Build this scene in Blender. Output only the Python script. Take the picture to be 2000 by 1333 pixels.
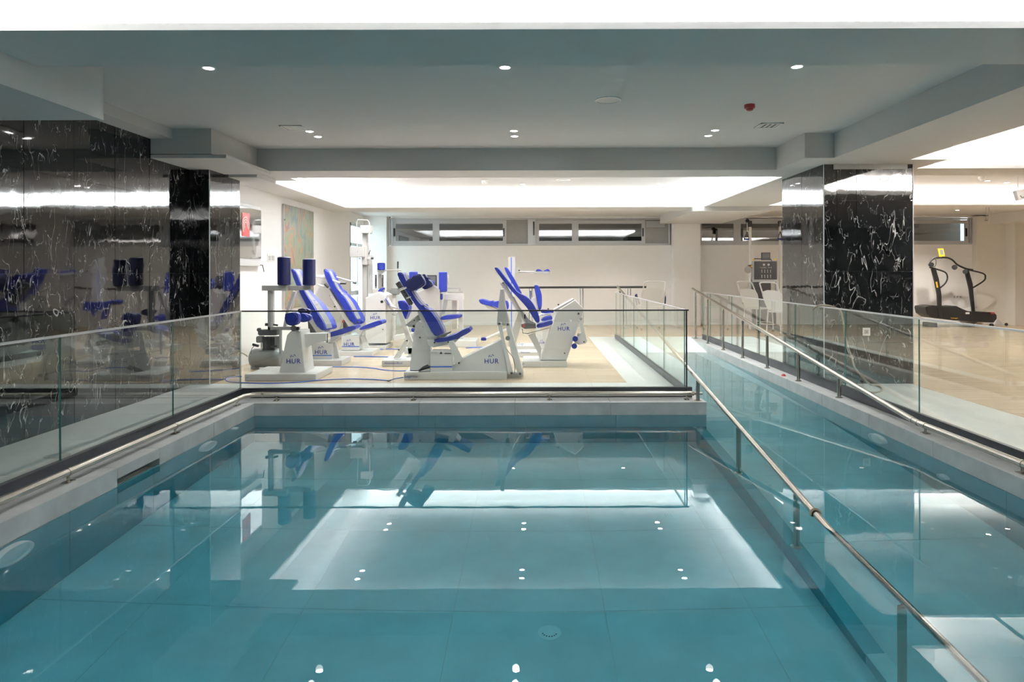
import bpy, bmesh, math, random
from mathutils import Vector, Matrix
random.seed(7)
SC = bpy.context.scene
for o in list(bpy.data.objects): bpy.data.objects.remove(o)
C = SC.collection

# ---------------------------------------------------------------- camera, world, exposure, lights
EYE = 1.59; ROLL = 0.0025; F = 1333.0; PX, PY = 1042.0, 531.0
cam = bpy.data.cameras.new('camera'); camo = bpy.data.objects.new('camera', cam); C.objects.link(camo)
cam.sensor_width = 36; cam.lens = 36*F/2000; cam.shift_x = -(PX-1000)/2000; cam.shift_y = -(666.5-PY)/2000
cam.clip_start = .05; cam.clip_end = 200
r = Vector((math.cos(ROLL), 0, -math.sin(ROLL))); u = Vector((math.sin(ROLL), 0, math.cos(ROLL))); b = r.cross(u)
camo.matrix_world = Matrix(((r.x, u.x, b.x, 0), (r.y, u.y, b.y, 0), (r.z, u.z, b.z, EYE), (0, 0, 0, 1)))
SC.camera = camo
w = bpy.data.worlds.new('world'); SC.world = w; w.use_nodes = True
bg = w.node_tree.nodes['Background']; bg.inputs[0].default_value = (.82, .95, 1, 1); bg.inputs[1].default_value = 3.0
vs = SC.view_settings; vs.view_transform = 'Standard'; vs.look = 'None'; vs.gamma = 1; vs.exposure = 0.8
vs.use_curve_mapping = False
cy = SC.cycles
cy.max_bounces = 14; cy.diffuse_bounces = 6; cy.glossy_bounces = 6; cy.transmission_bounces = 10; cy.transparent_max_bounces = 24
cy.sample_clamp_indirect = 6; cy.blur_glossy = 0.5; cy.caustics_reflective = True; cy.caustics_refractive = True

def area(name, x0, x1, y0, y1, z, power, col=(1, .97, .95), up=True):
    """LED strip lying on a cove ledge; power in W per metre of its long side"""
    l = bpy.data.lights.new(name, 'AREA'); l.shape = 'RECTANGLE'; l.size = abs(x1-x0); l.size_y = abs(y1-y0)
    l.energy = power*max(l.size, l.size_y); l.color = col
    o = bpy.data.objects.new(name, l); C.objects.link(o); o.location = ((x0+x1)/2, (y0+y1)/2, z)
    if up: o.rotation_euler = (math.pi, 0, 0)
    return o
ZS, ZU = 3.09, 3.42          # soffit and upper ceiling heights
def cove(x0, x1, y0, y1, p, sides='NSEW', led=.14, col=(1, .97, .95)):
    z = ZS+.08; a, c = .055, .12
    if 'N' in sides: area('cove_strip', x0, x1, y1+a, y1+c, z, p, col)
    if 'S' in sides: area('cove_strip', x0, x1, y0-c, y0-a, z, p, col)
    if 'E' in sides: area('cove_strip', x1+a, x1+c, y0, y1, z, p, col)
    if 'W' in sides: area('cove_strip', x0-c, x0-a, y0, y1, z, p, col)
DLP = 42     # watts of each downlight
WARM = (1, .93, .88)
cove(-3.45, 3.95, -1.0, 4.22, 22, 'NSEW', col=(1, .98, .98))
cove(-3.85, 3.95, 10.87, 15.9, 56, 'NEWS', col=(.93, .97, 1))
cove(5.70, 11.0, 6.0, 10.0, 60, 'NEWS', col=WARM)
cove(5.37, 12.5, 10.75, 15.6, 55, 'NEWS', col=WARM)

# ---------------------------------------------------------------- materials
def nodes(m):
    nt = m.node_tree; return nt, nt.nodes, nt.links
def pm(name, col, rough=.5, metal=0, ior=1.5, noise=0, nscale=8, bump=0, bscale=30, coat=0):
    m = bpy.data.materials.new(name); m.use_nodes = True; nt, N, L = nodes(m); p = N['Principled BSDF']
    p.inputs['Base Color'].default_value = (*col, 1); p.inputs['Roughness'].default_value = rough
    p.inputs['Metallic'].default_value = metal; p.inputs['IOR'].default_value = ior; p.inputs['Coat Weight'].default_value = coat
    t = N.new('ShaderNodeTexCoord')
    n = N.new('ShaderNodeTexNoise'); n.inputs['Scale'].default_value = nscale; n.inputs['Detail'].default_value = 5
    L.new(t.outputs['Object'], n.inputs['Vector'])
    r_ = N.new('ShaderNodeValToRGB'); k = noise
    r_.color_ramp.elements[0].position = .3; r_.color_ramp.elements[1].position = .7
    r_.color_ramp.elements[0].color = (*[c*(1-k) for c in col], 1); r_.color_ramp.elements[1].color = (*[min(1, c*(1+k)) for c in col], 1)
    L.new(n.outputs['Fac'], r_.inputs['Fac']); L.new(r_.outputs['Color'], p.inputs['Base Color'])
    if bump:
        b_ = N.new('ShaderNodeBump'); b_.inputs['Strength'].default_value = bump; b_.inputs['Distance'].default_value = .01
        n2 = N.new('ShaderNodeTexNoise'); n2.inputs['Scale'].default_value = bscale; n2.inputs['Detail'].default_value = 3
        L.new(t.outputs['Object'], n2.inputs['Vector']); L.new(n2.outputs['Fac'], b_.inputs['Height']); L.new(b_.outputs['Normal'], p.inputs['Normal'])
    return m
M = {}
M['ceil'] = pm('ceiling_paint', (.60, .60, .59), .9, noise=.01)
M['wall'] = pm('wall_paint', (.86, .86, .85), .85, noise=.01)
M['cream'] = pm('cream_paint', (.78, .76, .70), .85, noise=.01)
M['tile'] = pm('pale_stone_tile', (.62, .64, .62), .28, noise=.05, nscale=3, bump=.02)
M['coping'] = pm('grey_stone', (.42, .44, .44), .45, noise=.12, nscale=5, bump=.04)
M['pooltile'] = pm('pool_tile', (.64, .78, .79), .5, noise=.10, nscale=2.2, bump=.03)
M['walltile'] = pm('teal_pool_wall_tile', (.14, .42, .48), .45, noise=.08, nscale=3, bump=.03)
M['grout'] = pm('grout', (.66, .66, .60), .8, noise=.05)
M['kerb'] = pm('dark_anodised_channel', (.035, .04, .05), .3, metal=.3, noise=.25, nscale=4)
M['cap'] = pm('aluminium_cap', (.62, .64, .66), .35, metal=.8, noise=.03)
M['capd'] = pm('cap_dark_reflection', (.05, .055, .06), .3, metal=.6, noise=.05)  # front cap's dark reflection put into its base colour
M['steel'] = pm('brushed_steel', (.50, .47, .42), .27, metal=1, noise=.05, nscale=40)
M['alu'] = pm('window_aluminium', (.52, .54, .56), .45, metal=.2, noise=.02)
M['alul'] = pm('pale_aluminium', (.60, .63, .66), .4, metal=.2, noise=.02)
M['grill'] = pm('grey_panel', (.30, .30, .29), .6, noise=.03)
M['white'] = pm('white_powder_coat', (.64, .635, .62), .38, noise=.01)
M['grey'] = pm('grey_powder_coat', (.42, .42, .41), .4, noise=.02)
M['dgrey'] = pm('dark_grey_metal', (.12, .12, .12), .4, metal=.3, noise=.04)
M['blue'] = pm('blue_vinyl', (.008, .020, .23), .42, noise=.04, nscale=12)
M['navy'] = pm('navy_vinyl', (.004, .008, .08), .42, noise=.04, nscale=12)
M['stripe'] = pm('pale_grey_vinyl', (.38, .37, .36), .5, noise=.02)
M['padgrey'] = pm('mid_grey_vinyl', (.19, .19, .19), .55, noise=.02)
M['ink'] = pm('blue_ink', (.01, .03, .25), .5)
M['hose'] = pm('blue_hose', (.03, .12, .55), .35)
M['black'] = pm('black_plastic', (.012, .012, .013), .35, noise=.05)
M['rubber'] = pm('black_rubber', (.02, .02, .02), .6, noise=.1)
M['red'] = pm('red_plastic', (.42, .05, .05), .4, noise=.03)
M['yellow'] = pm('yellow_plastic', (.85, .50, .03), .4, noise=.03)
M['tank'] = pm('grey_tank_paint', (.19, .20, .20), .3, noise=.03)
M['beige'] = pm('beige_rope', (.55, .50, .36), .7, noise=.06)
M['brownhose'] = pm('brown_hose', (.20, .17, .12), .5, noise=.06)
M['socket'] = pm('white_plastic', (.78, .78, .76), .4)
M['chrome'] = pm('chrome', (.85, .85, .86), .06, metal=1)
M['ball'] = pm('silver_ball_vinyl', (.45, .45, .44), .25, noise=.03)
M['lamp'] = pm('pool_lamp_face', (.93, .95, .95), .4)

def emit(name, col, s):
    m = bpy.data.materials.new(name); m.use_nodes = True; nt, N, L = nodes(m); N.clear()
    e = N.new('ShaderNodeEmission'); e.inputs[0].default_value = (*col, 1); e.inputs[1].default_value = s
    o = N.new('ShaderNodeOutputMaterial'); L.new(e.outputs[0], o.inputs[0]); return m
M['down'] = emit('downlight_glow', (1, .97, .93), 45)
M['downw'] = emit('downlight_glow_warm', (1, .93, .85), 25)

def marble():
    m = bpy.data.materials.new('black_veined_marble'); m.use_nodes = True; nt, N, L = nodes(m); p = N['Principled BSDF']
    t = N.new('ShaderNodeTexCoord')
    def noise(scale, detail=4, vec=None, dist=0):
        n = N.new('ShaderNodeTexNoise'); n.inputs['Scale'].default_value = scale; n.inputs['Detail'].default_value = detail
        n.inputs['Distortion'].default_value = dist
        L.new(vec or t.outputs['Object'], n.inputs['Vector']); return n
    mp = N.new('ShaderNodeMapping'); mp.inputs['Scale'].default_value = (1.6, 1.6, .6); mp.inputs['Rotation'].default_value = (.45, .35, 0)
    L.new(t.outputs['Object'], mp.inputs['Vector'])
    nw = noise(1.6, 6, mp.outputs[0])
    mix = N.new('ShaderNodeMix'); mix.data_type = 'VECTOR'; mix.inputs[0].default_value = .13
    L.new(mp.outputs[0], mix.inputs[4]); L.new(nw.outputs['Color'], mix.inputs[5])
    def vein(scale, width, mscale, mlo, mhi):
        nv = noise(scale, 2.5, mix.outputs[1], .6)      # a vein runs where the warped noise crosses its middle
        s1 = N.new('ShaderNodeMath'); s1.operation = 'SUBTRACT'; s1.inputs[1].default_value = .5; L.new(nv.outputs['Fac'], s1.inputs[0])
        v = N.new('ShaderNodeMath'); v.operation = 'ABSOLUTE'; L.new(s1.outputs[0], v.inputs[0])
        r1 = N.new('ShaderNodeMapRange'); r1.inputs[1].default_value = 0; r1.inputs[2].default_value = width; r1.inputs[3].default_value = 1; r1.inputs[4].default_value = 0
        L.new(v.outputs[0], r1.inputs[0])
        mk = noise(mscale, 3); r2 = N.new('ShaderNodeMapRange'); r2.inputs[1].default_value = mlo; r2.inputs[2].default_value = mhi
        L.new(mk.outputs['Fac'], r2.inputs[0])
        mu = N.new('ShaderNodeMath'); mu.operation = 'MULTIPLY'; L.new(r1.outputs[0], mu.inputs[0]); L.new(r2.outputs[0], mu.inputs[1]); return mu
    a = vein(2.8, .006, 3.5, .47, .60); b2 = vein(8.5, .012, 5, .48, .64)
    ad = N.new('ShaderNodeMath'); ad.operation = 'MAXIMUM'; L.new(a.outputs[0], ad.inputs[0]); L.new(b2.outputs[0], ad.inputs[1])
    cr = N.new('ShaderNodeMix'); cr.data_type = 'RGBA'; cr.inputs[6].default_value = (.006, .007, .008, 1); cr.inputs[7].default_value = (.62, .63, .62, 1)
    L.new(ad.outputs[0], cr.inputs[0]); L.new(cr.outputs[2], p.inputs['Base Color'])
    p.inputs['Roughness'].default_value = .035; p.inputs['IOR'].default_value = 1.75
    bm = N.new('ShaderNodeBump'); bm.inputs['Strength'].default_value = .045; bm.inputs['Distance'].default_value = .02
    nb = noise(5, 1); L.new(nb.outputs['Fac'], bm.inputs['Height']); L.new(bm.outputs['Normal'], p.inputs['Normal'])
    return m
M['marble'] = marble()

def wood():
    m = bpy.data.materials.new('oak_laminate'); m.use_nodes = True; nt, N, L = nodes(m); p = N['Principled BSDF']
    t = N.new('ShaderNodeTexCoord')
    br = N.new('ShaderNodeTexBrick'); br.inputs['Scale'].default_value = 1; br.offset = .37
    br.inputs['Color1'].default_value = (.52, .41, .29, 1); br.inputs['Color2'].default_value = (.58, .46, .33, 1); br.inputs['Mortar'].default_value = (.34, .25, .16, 1)
    br.inputs['Mortar Size'].default_value = .004; br.inputs['Brick Width'].default_value = 1.3; br.inputs['Row Height'].default_value = .19
    L.new(t.outputs['Object'], br.inputs['Vector'])
    mp = N.new('ShaderNodeMapping'); mp.inputs['Scale'].default_value = (.8, 14, 1); L.new(t.outputs['Object'], mp.inputs['Vector'])
    n = N.new('ShaderNodeTexNoise'); n.inputs['Scale'].default_value = 1.5; n.inputs['Detail'].default_value = 6; L.new(mp.outputs[0], n.inputs['Vector'])
    mx = N.new('ShaderNodeMix'); mx.data_type = 'RGBA'; mx.blend_type = 'OVERLAY'; mx.inputs[0].default_value = .35
    L.new(br.outputs['Color'], mx.inputs[6]); L.new(n.outputs['Fac'], mx.inputs[7]); L.new(mx.outputs[2], p.inputs['Base Color'])
    p.inputs['Roughness'].default_value = .22
    return m
M['wood'] = wood()

def glass(name, tint, ior=1.5, refl=1.0):
    m = bpy.data.materials.new(name); m.use_nodes = True; nt, N, L = nodes(m); N.clear()
    tr = N.new('ShaderNodeBsdfTransparent'); tr.inputs[0].default_value = (*tint, 1)
    g = N.new('ShaderNodeBsdfGlossy'); g.inputs['Roughness'].default_value = 0; g.inputs[0].default_value = (refl, refl, refl, 1)
    f = N.new('ShaderNodeFresnel'); ge = N.new('ShaderNodeNewGeometry'); mr = N.new('ShaderNodeMapRange')
    mr.inputs[3].default_value = ior; mr.inputs[4].default_value = 1/ior      # same reflectance on leaving the thin pane
    L.new(ge.outputs['Backfacing'], mr.inputs[0]); L.new(mr.outputs[0], f.inputs[0])
    mx = N.new('ShaderNodeMixShader'); o = N.new('ShaderNodeOutputMaterial')
    L.new(f.outputs[0], mx.inputs[0]); L.new(tr.outputs[0], mx.inputs[1]); L.new(g.outputs[0], mx.inputs[2]); L.new(mx.outputs[0], o.inputs[0])
    return m
M['glass'] = glass('balustrade_glass', (.945, .975, .965))
M['pane'] = glass('window_glass', (.55, .58, .60), 2.6)
M['doorpane'] = glass('door_glass', (.9, .97, .98))
M['gedge'] = pm('green_glass_edge', (.04, .17, .15), .15, noise=.05)

def water():
    m = bpy.data.materials.new('pool_water'); m.use_nodes = True; nt, N, L = nodes(m); N.clear()
    g = N.new('ShaderNodeBsdfGlass'); g.inputs['Roughness'].default_value = 0; g.inputs['IOR'].default_value = 1.333
    t = N.new('ShaderNodeTexCoord')
    n = N.new('ShaderNodeTexNoise'); n.inputs['Scale'].default_value = 2.4; n.inputs['Detail'].default_value = 2
    mp = N.new('ShaderNodeMapping'); mp.inputs['Scale'].default_value = (.8, 1.4, 1); L.new(t.outputs['Object'], mp.inputs[0]); L.new(mp.outputs[0], n.inputs['Vector'])
    n2 = N.new('ShaderNodeTexNoise'); n2.inputs['Scale'].default_value = 11; n2.inputs['Detail'].default_value = 2; L.new(mp.outputs[0], n2.inputs['Vector'])
    # gusts: the fine ripple comes and goes over the surface
    n3 = N.new('ShaderNodeTexNoise'); n3.inputs['Scale'].default_value = .7; L.new(t.outputs['Object'], n3.inputs['Vector'])
    m3 = N.new('ShaderNodeMapRange'); m3.inputs[1].default_value = .45; m3.inputs[2].default_value = .7; m3.inputs[4].default_value = .35; L.new(n3.outputs['Fac'], m3.inputs[0])
    mu = N.new('ShaderNodeMath'); mu.operation = 'MULTIPLY'; L.new(n2.outputs['Fac'], mu.inputs[0]); L.new(m3.outputs[0], mu.inputs[1])
    ad = N.new('ShaderNodeMath'); ad.operation = 'ADD'; L.new(n.outputs['Fac'], ad.inputs[0]); L.new(mu.outputs[0], ad.inputs[1])
    bp = N.new('ShaderNodeBump'); bp.inputs['Strength'].default_value = .04; bp.inputs['Distance'].default_value = .006
    L.new(ad.outputs[0], bp.inputs['Height']); L.new(bp.outputs['Normal'], g.inputs['Normal'])
    v = N.new('ShaderNodeVolumeAbsorption'); v.inputs['Color'].default_value = (.03, .68, .79, 1); v.inputs['Density'].default_value = .55
    o = N.new('ShaderNodeOutputMaterial'); L.new(g.outputs[0], o.inputs['Surface']); L.new(v.outputs[0], o.inputs['Volume'])
    return m
M['water'] = water()

def painting():
    m = bpy.data.materials.new('abstract_canvas'); m.use_nodes = True; nt, N, L = nodes(m); p = N['Principled BSDF']
    t = N.new('ShaderNodeTexCoord'); mp = N.new('ShaderNodeMapping'); mp.inputs['Scale'].default_value = (1, 1.6, .9); L.new(t.outputs['Object'], mp.inputs[0])
    n = N.new('ShaderNodeTexNoise'); n.inputs['Scale'].default_value = 2.0; n.inputs['Detail'].default_value = 5; n.inputs['Distortion'].default_value = 1.2
    L.new(mp.outputs[0], n.inputs['Vector'])
    r_ = N.new('ShaderNodeValToRGB'); e = r_.color_ramp.elements
    e[0].position = .28; e[0].color = (.08, .10, .11, 1); e[1].position = .75; e[1].color = (.40, .28, .16, 1)
    for ps, c in ((.38, (0.088, 0.110, 0.110)), (.46, (0.143, 0.160, 0.094)), (.53, (0.132, 0.149, 0.121)), (.58, (0.253, 0.132, 0.061)), (.63, (0.165, 0.072, 0.061)), (.68, (0.088, 0.094, 0.110))):
        x = e.new(ps); x.color = (*c, 1)
    L.new(n.outputs['Fac'], r_.inputs[0]); L.new(r_.outputs[0], p.inputs['Base Color']); p.inputs['Roughness'].default_value = .6
    return m
M['paint'] = painting()

# ---------------------------------------------------------------- mesh helpers
ORG = {}
def W(px, py, Y):
    uu = (px-PX)/F; v = -(py-PY)/F
    return Vector(((uu+ROLL*v)*Y, Y, EYE+(v-ROLL*uu)*Y))
def obj(name, bm, mat, parent=None, smooth=False, kind=None):
    me = bpy.data.meshes.new(name); bmesh.ops.recalc_face_normals(bm, faces=bm.faces[:]); bm.to_mesh(me); bm.free()
    for m in (mat if isinstance(mat, (list, tuple)) else [mat]): me.materials.append(M[m] if isinstance(m, str) else m)
    if smooth:
        for p in me.polygons: p.use_smooth = True
        try: me.set_sharp_from_angle(angle=math.radians(40))
        except Exception: pass
    o = bpy.data.objects.new(name, me); C.objects.link(o)
    if parent is not None:
        og = ORG[parent.name]; me.transform(Matrix.Translation(-og)); o.parent = parent; ORG[o.name] = og
    else:
        ORG[o.name] = Vector((0, 0, 0))
    if kind: o['kind'] = kind
    return o
def tag(o, label, cat, group=None):
    o['label'] = label; o['category'] = cat
    if group: o['group'] = group
    return o
def thing(name, label, cat, loc, group=None, kind=None):
    o = bpy.data.objects.new(name, None); C.objects.link(o); o.location = loc; o.empty_display_size = .1
    ORG[o.name] = Vector(loc)
    if kind: o['kind'] = kind
    else: tag(o, label, cat, group)
    return o
def struct_root(name):
    return thing(name, None, None, (0, 0, 0), kind='structure')
def bx(bm, x0, x1, y0, y1, z0, z1, bev=0, mi=0):
    x0, x1 = sorted((x0, x1)); y0, y1 = sorted((y0, y1)); z0, z1 = sorted((z0, z1))
    g = bmesh.ops.create_cube(bm, size=1)
    for v in g['verts']: v.co = Vector((x0+(v.co.x+.5)*(x1-x0), y0+(v.co.y+.5)*(y1-y0), z0+(v.co.z+.5)*(z1-z0)))
    fs = {f for v in g['verts'] for f in v.link_faces}
    for f in fs: f.material_index = mi
    if bev:
        bmesh.ops.bevel(bm, geom=list({e for v in g['verts'] for e in v.link_edges}), offset=bev, segments=2, affect='EDGES')
    return bm
def B(*a, **k): return bx(bmesh.new(), *a, **k)
def prism(bm, pts, y0, y1, bev=0, seg=2):
    """pts: world (x,z) polygon, extruded from y0 to y1"""
    a = [bm.verts.new((x, y0, z)) for x, z in pts]; c = [bm.verts.new((x, y1, z)) for x, z in pts]; n = len(pts)
    fs = [bm.faces.new(a), bm.faces.new(c[::-1])]
    for i in range(n): fs.append(bm.faces.new((a[i], c[i], c[(i+1) % n], a[(i+1) % n])))
    if bev:
        ed = [e for e in fs[0].edges]+[e for e in fs[1].edges]
        bmesh.ops.bevel(bm, geom=ed, offset=bev, segments=seg, affect='EDGES', clamp_overlap=True)
    return bm
def smoothpts(pts, k=3):
    """Catmull-Rom closed"""
    out = []; n = len(pts)
    for i in range(n):
        p0, p1, p2, p3 = [Vector(pts[(i+j-1) % n]) for j in range(4)]
        for s in range(k):
            t = s/k
            out.append(tuple(.5*((2*p1)+(p2-p0)*t+(2*p0-5*p1+4*p2-p3)*t*t+(3*p1-p0-3*p2+p3)*t**3)))
    return out
def tube(bm, pts, r, n=8, caps=True):
    pts = [Vector(p) for p in pts]; rings = []; up = None
    for i, p in enumerate(pts):
        d = (pts[min(i+1, len(pts)-1)]-pts[max(i-1, 0)])
        if d.length < 1e-9: d = Vector((0, 0, 1))
        d.normalize()
        if up is None: up = Vector((0, 0, 1)) if abs(d.z) < .9 else Vector((0, 1, 0))
        s = d.cross(up); s.normalize(); t = s.cross(d); t.normalize(); up = t
        rr = r[i] if isinstance(r, (list, tuple)) else r
        rings.append([bm.verts.new(p+rr*(math.cos(2*math.pi*k/n)*s+math.sin(2*math.pi*k/n)*t)) for k in range(n)])
    for a, c in zip(rings, rings[1:]):
        for k in range(n): bm.faces.new((a[k], a[(k+1) % n], c[(k+1) % n], c[k]))
    if caps: bm.faces.new(rings[0][::-1]); bm.faces.new(rings[-1])
    return bm
def spline(pts, k=6):
    out = []; n = len(pts); P = [Vector(p) for p in pts]
    for i in range(n-1):
        p0, p1, p2, p3 = P[max(i-1, 0)], P[i], P[i+1], P[min(i+2, n-1)]
        for s in range(k):
            t = s/k; out.append(.5*((2*p1)+(p2-p0)*t+(2*p0-5*p1+4*p2-p3)*t*t+(3*p1-p0-3*p2+p3)*t**3))
    return out+[P[-1]]
def lathe(bm, prof, c, axis='z', n=24):
    """prof: (r, h) list; revolve about axis through c"""
    c = Vector(c); rings = []
    for r_, h in prof:
        ring = []
        for k in range(n):
            a = 2*math.pi*k/n; p, q = r_*math.cos(a), r_*math.sin(a)
            v = {'z': Vector((p, q, h)), 'x': Vector((h, p, q)), 'y': Vector((p, h, q))}[axis]
            ring.append(bm.verts.new(c+v))
        rings.append(ring)
    for a, d in zip(rings, rings[1:]):
        for k in range(n): bm.faces.new((a[k], a[(k+1) % n], d[(k+1) % n], d[k]))
    if prof[0][0] > 1e-6: bm.faces.new(rings[0][::-1])
    if prof[-1][0] > 1e-6: bm.faces.new(rings[-1])
    bmesh.ops.remove_doubles(bm, verts=bm.verts[:], dist=1e-6)
    return bm
def copy_tree(o, loc, parent=None):
    c = o.copy(); C.objects.link(c)
    if parent is None: c.location = loc
    else: c.parent = parent
    ORG[c.name] = Vector(loc)
    for ch in o.children: copy_tree(ch, loc, c)
    return c
# ================================================================ STRUCTURE
# ---- ceiling
cr = struct_root('ceiling')
obj('ceiling_slab', B(-5.2, 16, -4, 20.6, ZU, ZU+.15), 'ceil', cr)
def soffit(x0, x1, y0, y1, z0=ZS, z1=ZU+.01, mat='ceil'): return obj('soffit', B(x0, x1, y0, y1, z0, z1), mat, cr)
def lipb(x0, x1, y0, y1, z0=ZS, t=.045): return obj('cove_lip', B(x0, x1, y0, y1, z0, z0+t), 'ceil', cr)
LD = .14
# beam between the near recess and the middle recess
soffit(-3.6, 16, 4.22+LD, 4.96); lipb(-3.6, 3.95+LD, 4.22, 4.22+LD)
soffit(-5.2, -3.6, -4, 5.72, 2.87)                     # dropped box on the left
soffit(-3.6, 3.95+LD, -4, -1-LD); lipb(-3.6, 3.95+LD, -1-LD, -1)
lipb(-3.6, -3.45, -1, 4.22)
soffit(3.95+LD, 16, -4, 4.36); lipb(3.95, 3.95+LD, -1, 4.22)
# middle recess (unlit)
obj('side_beam', B(-4.9, -4.58, 5.72, 8.67, 3.29, ZU+.01), 'ceil', cr)
soffit(-5.2, -4.09, 8.67, 10.1, 3.10)
obj('shelf_board', B(-5.0, -3.90, 8.67, 10.12, 3.045, 3.09), 'ceil', cr)
obj('shelf_board', B(-4.9, -4.15, 10.25, 11.0, 3.02, 3.088), 'ceil', cr)
soffit(3.99, 5.08-LD, 4.96, 9.05); 
soffit(3.6, 5.08-LD, 9.05, 10.1)
obj('shelf_board', B(4.22, 5.25, 9.57, 9.75, 3.02, 3.088), 'ceil', cr)
soffit(-5.2, 16, 10.1, 10.87-LD)
# lit recess C
lipb(-3.87-LD, 3.97+LD, 10.87-LD, 10.87); soffit(-5.2, -3.87-LD, 10.87-LD, 11.2-LD); lipb(-4.36, -3.87-LD, 11.2-LD, 11.2); lipb(-3.87-LD, -3.87, 10.87, 11.2)
soffit(-5.2, -4.36-LD, 11.2-LD, 15.9+LD); lipb(-4.36-LD, -4.36, 11.2-LD, 15.9)
soffit(-5.2, 16, 15.9+LD, 16.95); lipb(-4.36-LD, 3.97+LD, 15.9, 15.9+LD)
soffit(3.97+LD, 5.37-LD, 10.87-LD, 15.9+LD); lipb(3.97, 3.97+LD, 10.87, 15.9)
# right hand lit recesses
lipb(5.08-LD, 5.08, 5.0, 9.2); lipb(5.08-LD, 5.62, 9.2, 9.2+LD); soffit(5.08-LD, 5.62-LD, 9.2+LD, 10.1); lipb(5.62-LD, 5.62, 9.2+LD, 10.0); lipb(5.62-LD, 11+LD, 10.0, 10.1)
lipb(5.37-LD, 5.37, 10.75, 15.6); lipb(5.37-LD, 12.5+LD, 15.6, 15.74); soffit(5.37-LD, 16, 15.74, 15.9+LD)
soffit(12.5+LD, 16, 10.87-LD, 15.74); lipb(12.5, 12.5+LD, 10.75, 15.6); lipb(11, 11+LD, 5.86, 10.0); soffit(11+LD, 16, 4.96, 10.1); soffit(5.08, 11+LD, 4.96, 6.0-LD)
# far ceiling zone and the dropped block before the back pilaster
soffit(-5.2, 16, 16.9, 20.5, 3.23)
obj('dropped_block', B(3.70, 5.50, 15.8, 19.95, 2.985, 3.3), 'ceil', cr)
obj('back_right_beam', B(13.4, 16, 15.9, 20.3, 2.95, 3.3), 'cream', cr)

# ---- walls
wl = struct_root('wall_left')
obj('wall_core', B(-5.2, -4.882, -4, 9.68, -.2, 3.45), 'kerb', wl)
def panels(root, plane, pos, a_list, zs, th, sign):
    """marble slabs; plane 'x' = slab lies in x=pos, spans y; 'y' = slab in y=pos, spans x"""
    for i in range(len(a_list)-1):
        for j in range(len(zs)-1):
            a0, a1, z0, z1 = a_list[i]+.002, a_list[i+1]-.002, zs[j]+.0015, zs[j+1]-.0015
            bm = B(pos-th, pos, a0, a1, z0, z1, bev=.0015) if plane == 'x' else B(a0, a1, pos, pos+th, z0, z1, bev=.0015)
            # each slab sits a hair off true, as fixed stone does
            k = random.uniform(-.0012, .0012); q = random.uniform(-.0009, .0009)
            for v in bm.verts:
                if plane == 'x': v.co.x += sign*(k*(v.co.y-a0)/(a1-a0)+q*(v.co.z-z0)/(z1-z0))
                else: v.co.y += sign*(k*(v.co.x-a0)/(a1-a0)+q*(v.co.z-z0)/(z1-z0))
            obj('marble_slab', bm, 'marble', root)
ZJ = [0, .58, 1.58, 2.58, 3.3]
ys = [9.65-.30]
while ys[-1] > -3: ys.append(ys[-1]-.71)
panels(wl, 'x', -4.86, sorted(ys)+[9.65], ZJ, .02, 1)
panels(wl, 'y', 9.65, [-4.86, -4.58], ZJ[:-1]+[3.1], .02, 1)
panels(wl, 'x', -4.58, [9.672, 10.36, 10.65], ZJ[:-1]+[3.1], .02, 1)
obj('pilaster_core', B(-5.2, -4.602, 9.675, 10.63, -.2, 3.12), 'kerb', wl); obj('pilaster_back', B(-5.0, -4.585, 10.63, 10.65, 0, 3.1), 'wall', wl)
obj('corner_bead', B(-4.584, -4.574, 9.64, 9.653, 0, 3.05), 'alul', wl)
obj('wall_face', B(-5.2, -5.0, 10.65, 18.6, -.2, 3.3), 'wall', wl)
obj('wall_over_door', B(-5.2, -5.0, 18.6, 20.3, 2.95, 3.3), 'wall', wl)
obj('baseboard_left', B(-5.0, -4.985, 10.66, 18.6, 0, .09), 'wall', wl)
wb = struct_root('wall_back')
obj('wall_below_windows', B(-5.2, 16, 20.3, 20.5, -.2, 2.37), 'wall', wb)
obj('wall_above_windows', B(-5.2, 16, 20.3, 20.5, 3.175, 3.4), 'wall', wb)
obj('corner_pier', B(-5.0, -4.33, 20.1, 20.5, 0, 3.3), 'wall', wb)
obj('pilaster', B(4.10, 4.88, 19.95, 20.4, 0, 3.2), 'wall', wb)
obj('right_pier', B(13.05, 16, 20.1, 20.5, 0, 3.2), 'cream', wb)
obj('right_pier_face', B(13.9, 16, 19.7, 20.1, 0, 2.96), 'cream', wb)
obj('window_well', B(-4.4, 13.2, 21.1, 21.2, 2.2, 3.5), 'grill', wb)
obj('window_well_top', B(-4.4, 13.2, 20.5, 21.2, 3.4, 3.5), 'grill', wb)
obj('window_well_sill', B(-4.4, 13.2, 20.5, 21.2, 2.2, 2.3), 'grill', wb)
obj('baseboard_back', B(-4.33, 13.05, 20.285, 20.3, 0, .09), 'wall', wb)
wr = struct_root('wall_right'); obj('wall_face', B(16, 16.2, -4, 20.6, -.2, 3.5), 'cream', wr)
wn = struct_root('wall_near'); obj('wall_face', B(-5.2, 16.2, -4.2, -4, -.2, 3.5), 'marble', wn)  # unseen wall; dark marble chosen to darken reflections and ceiling bounce
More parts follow.
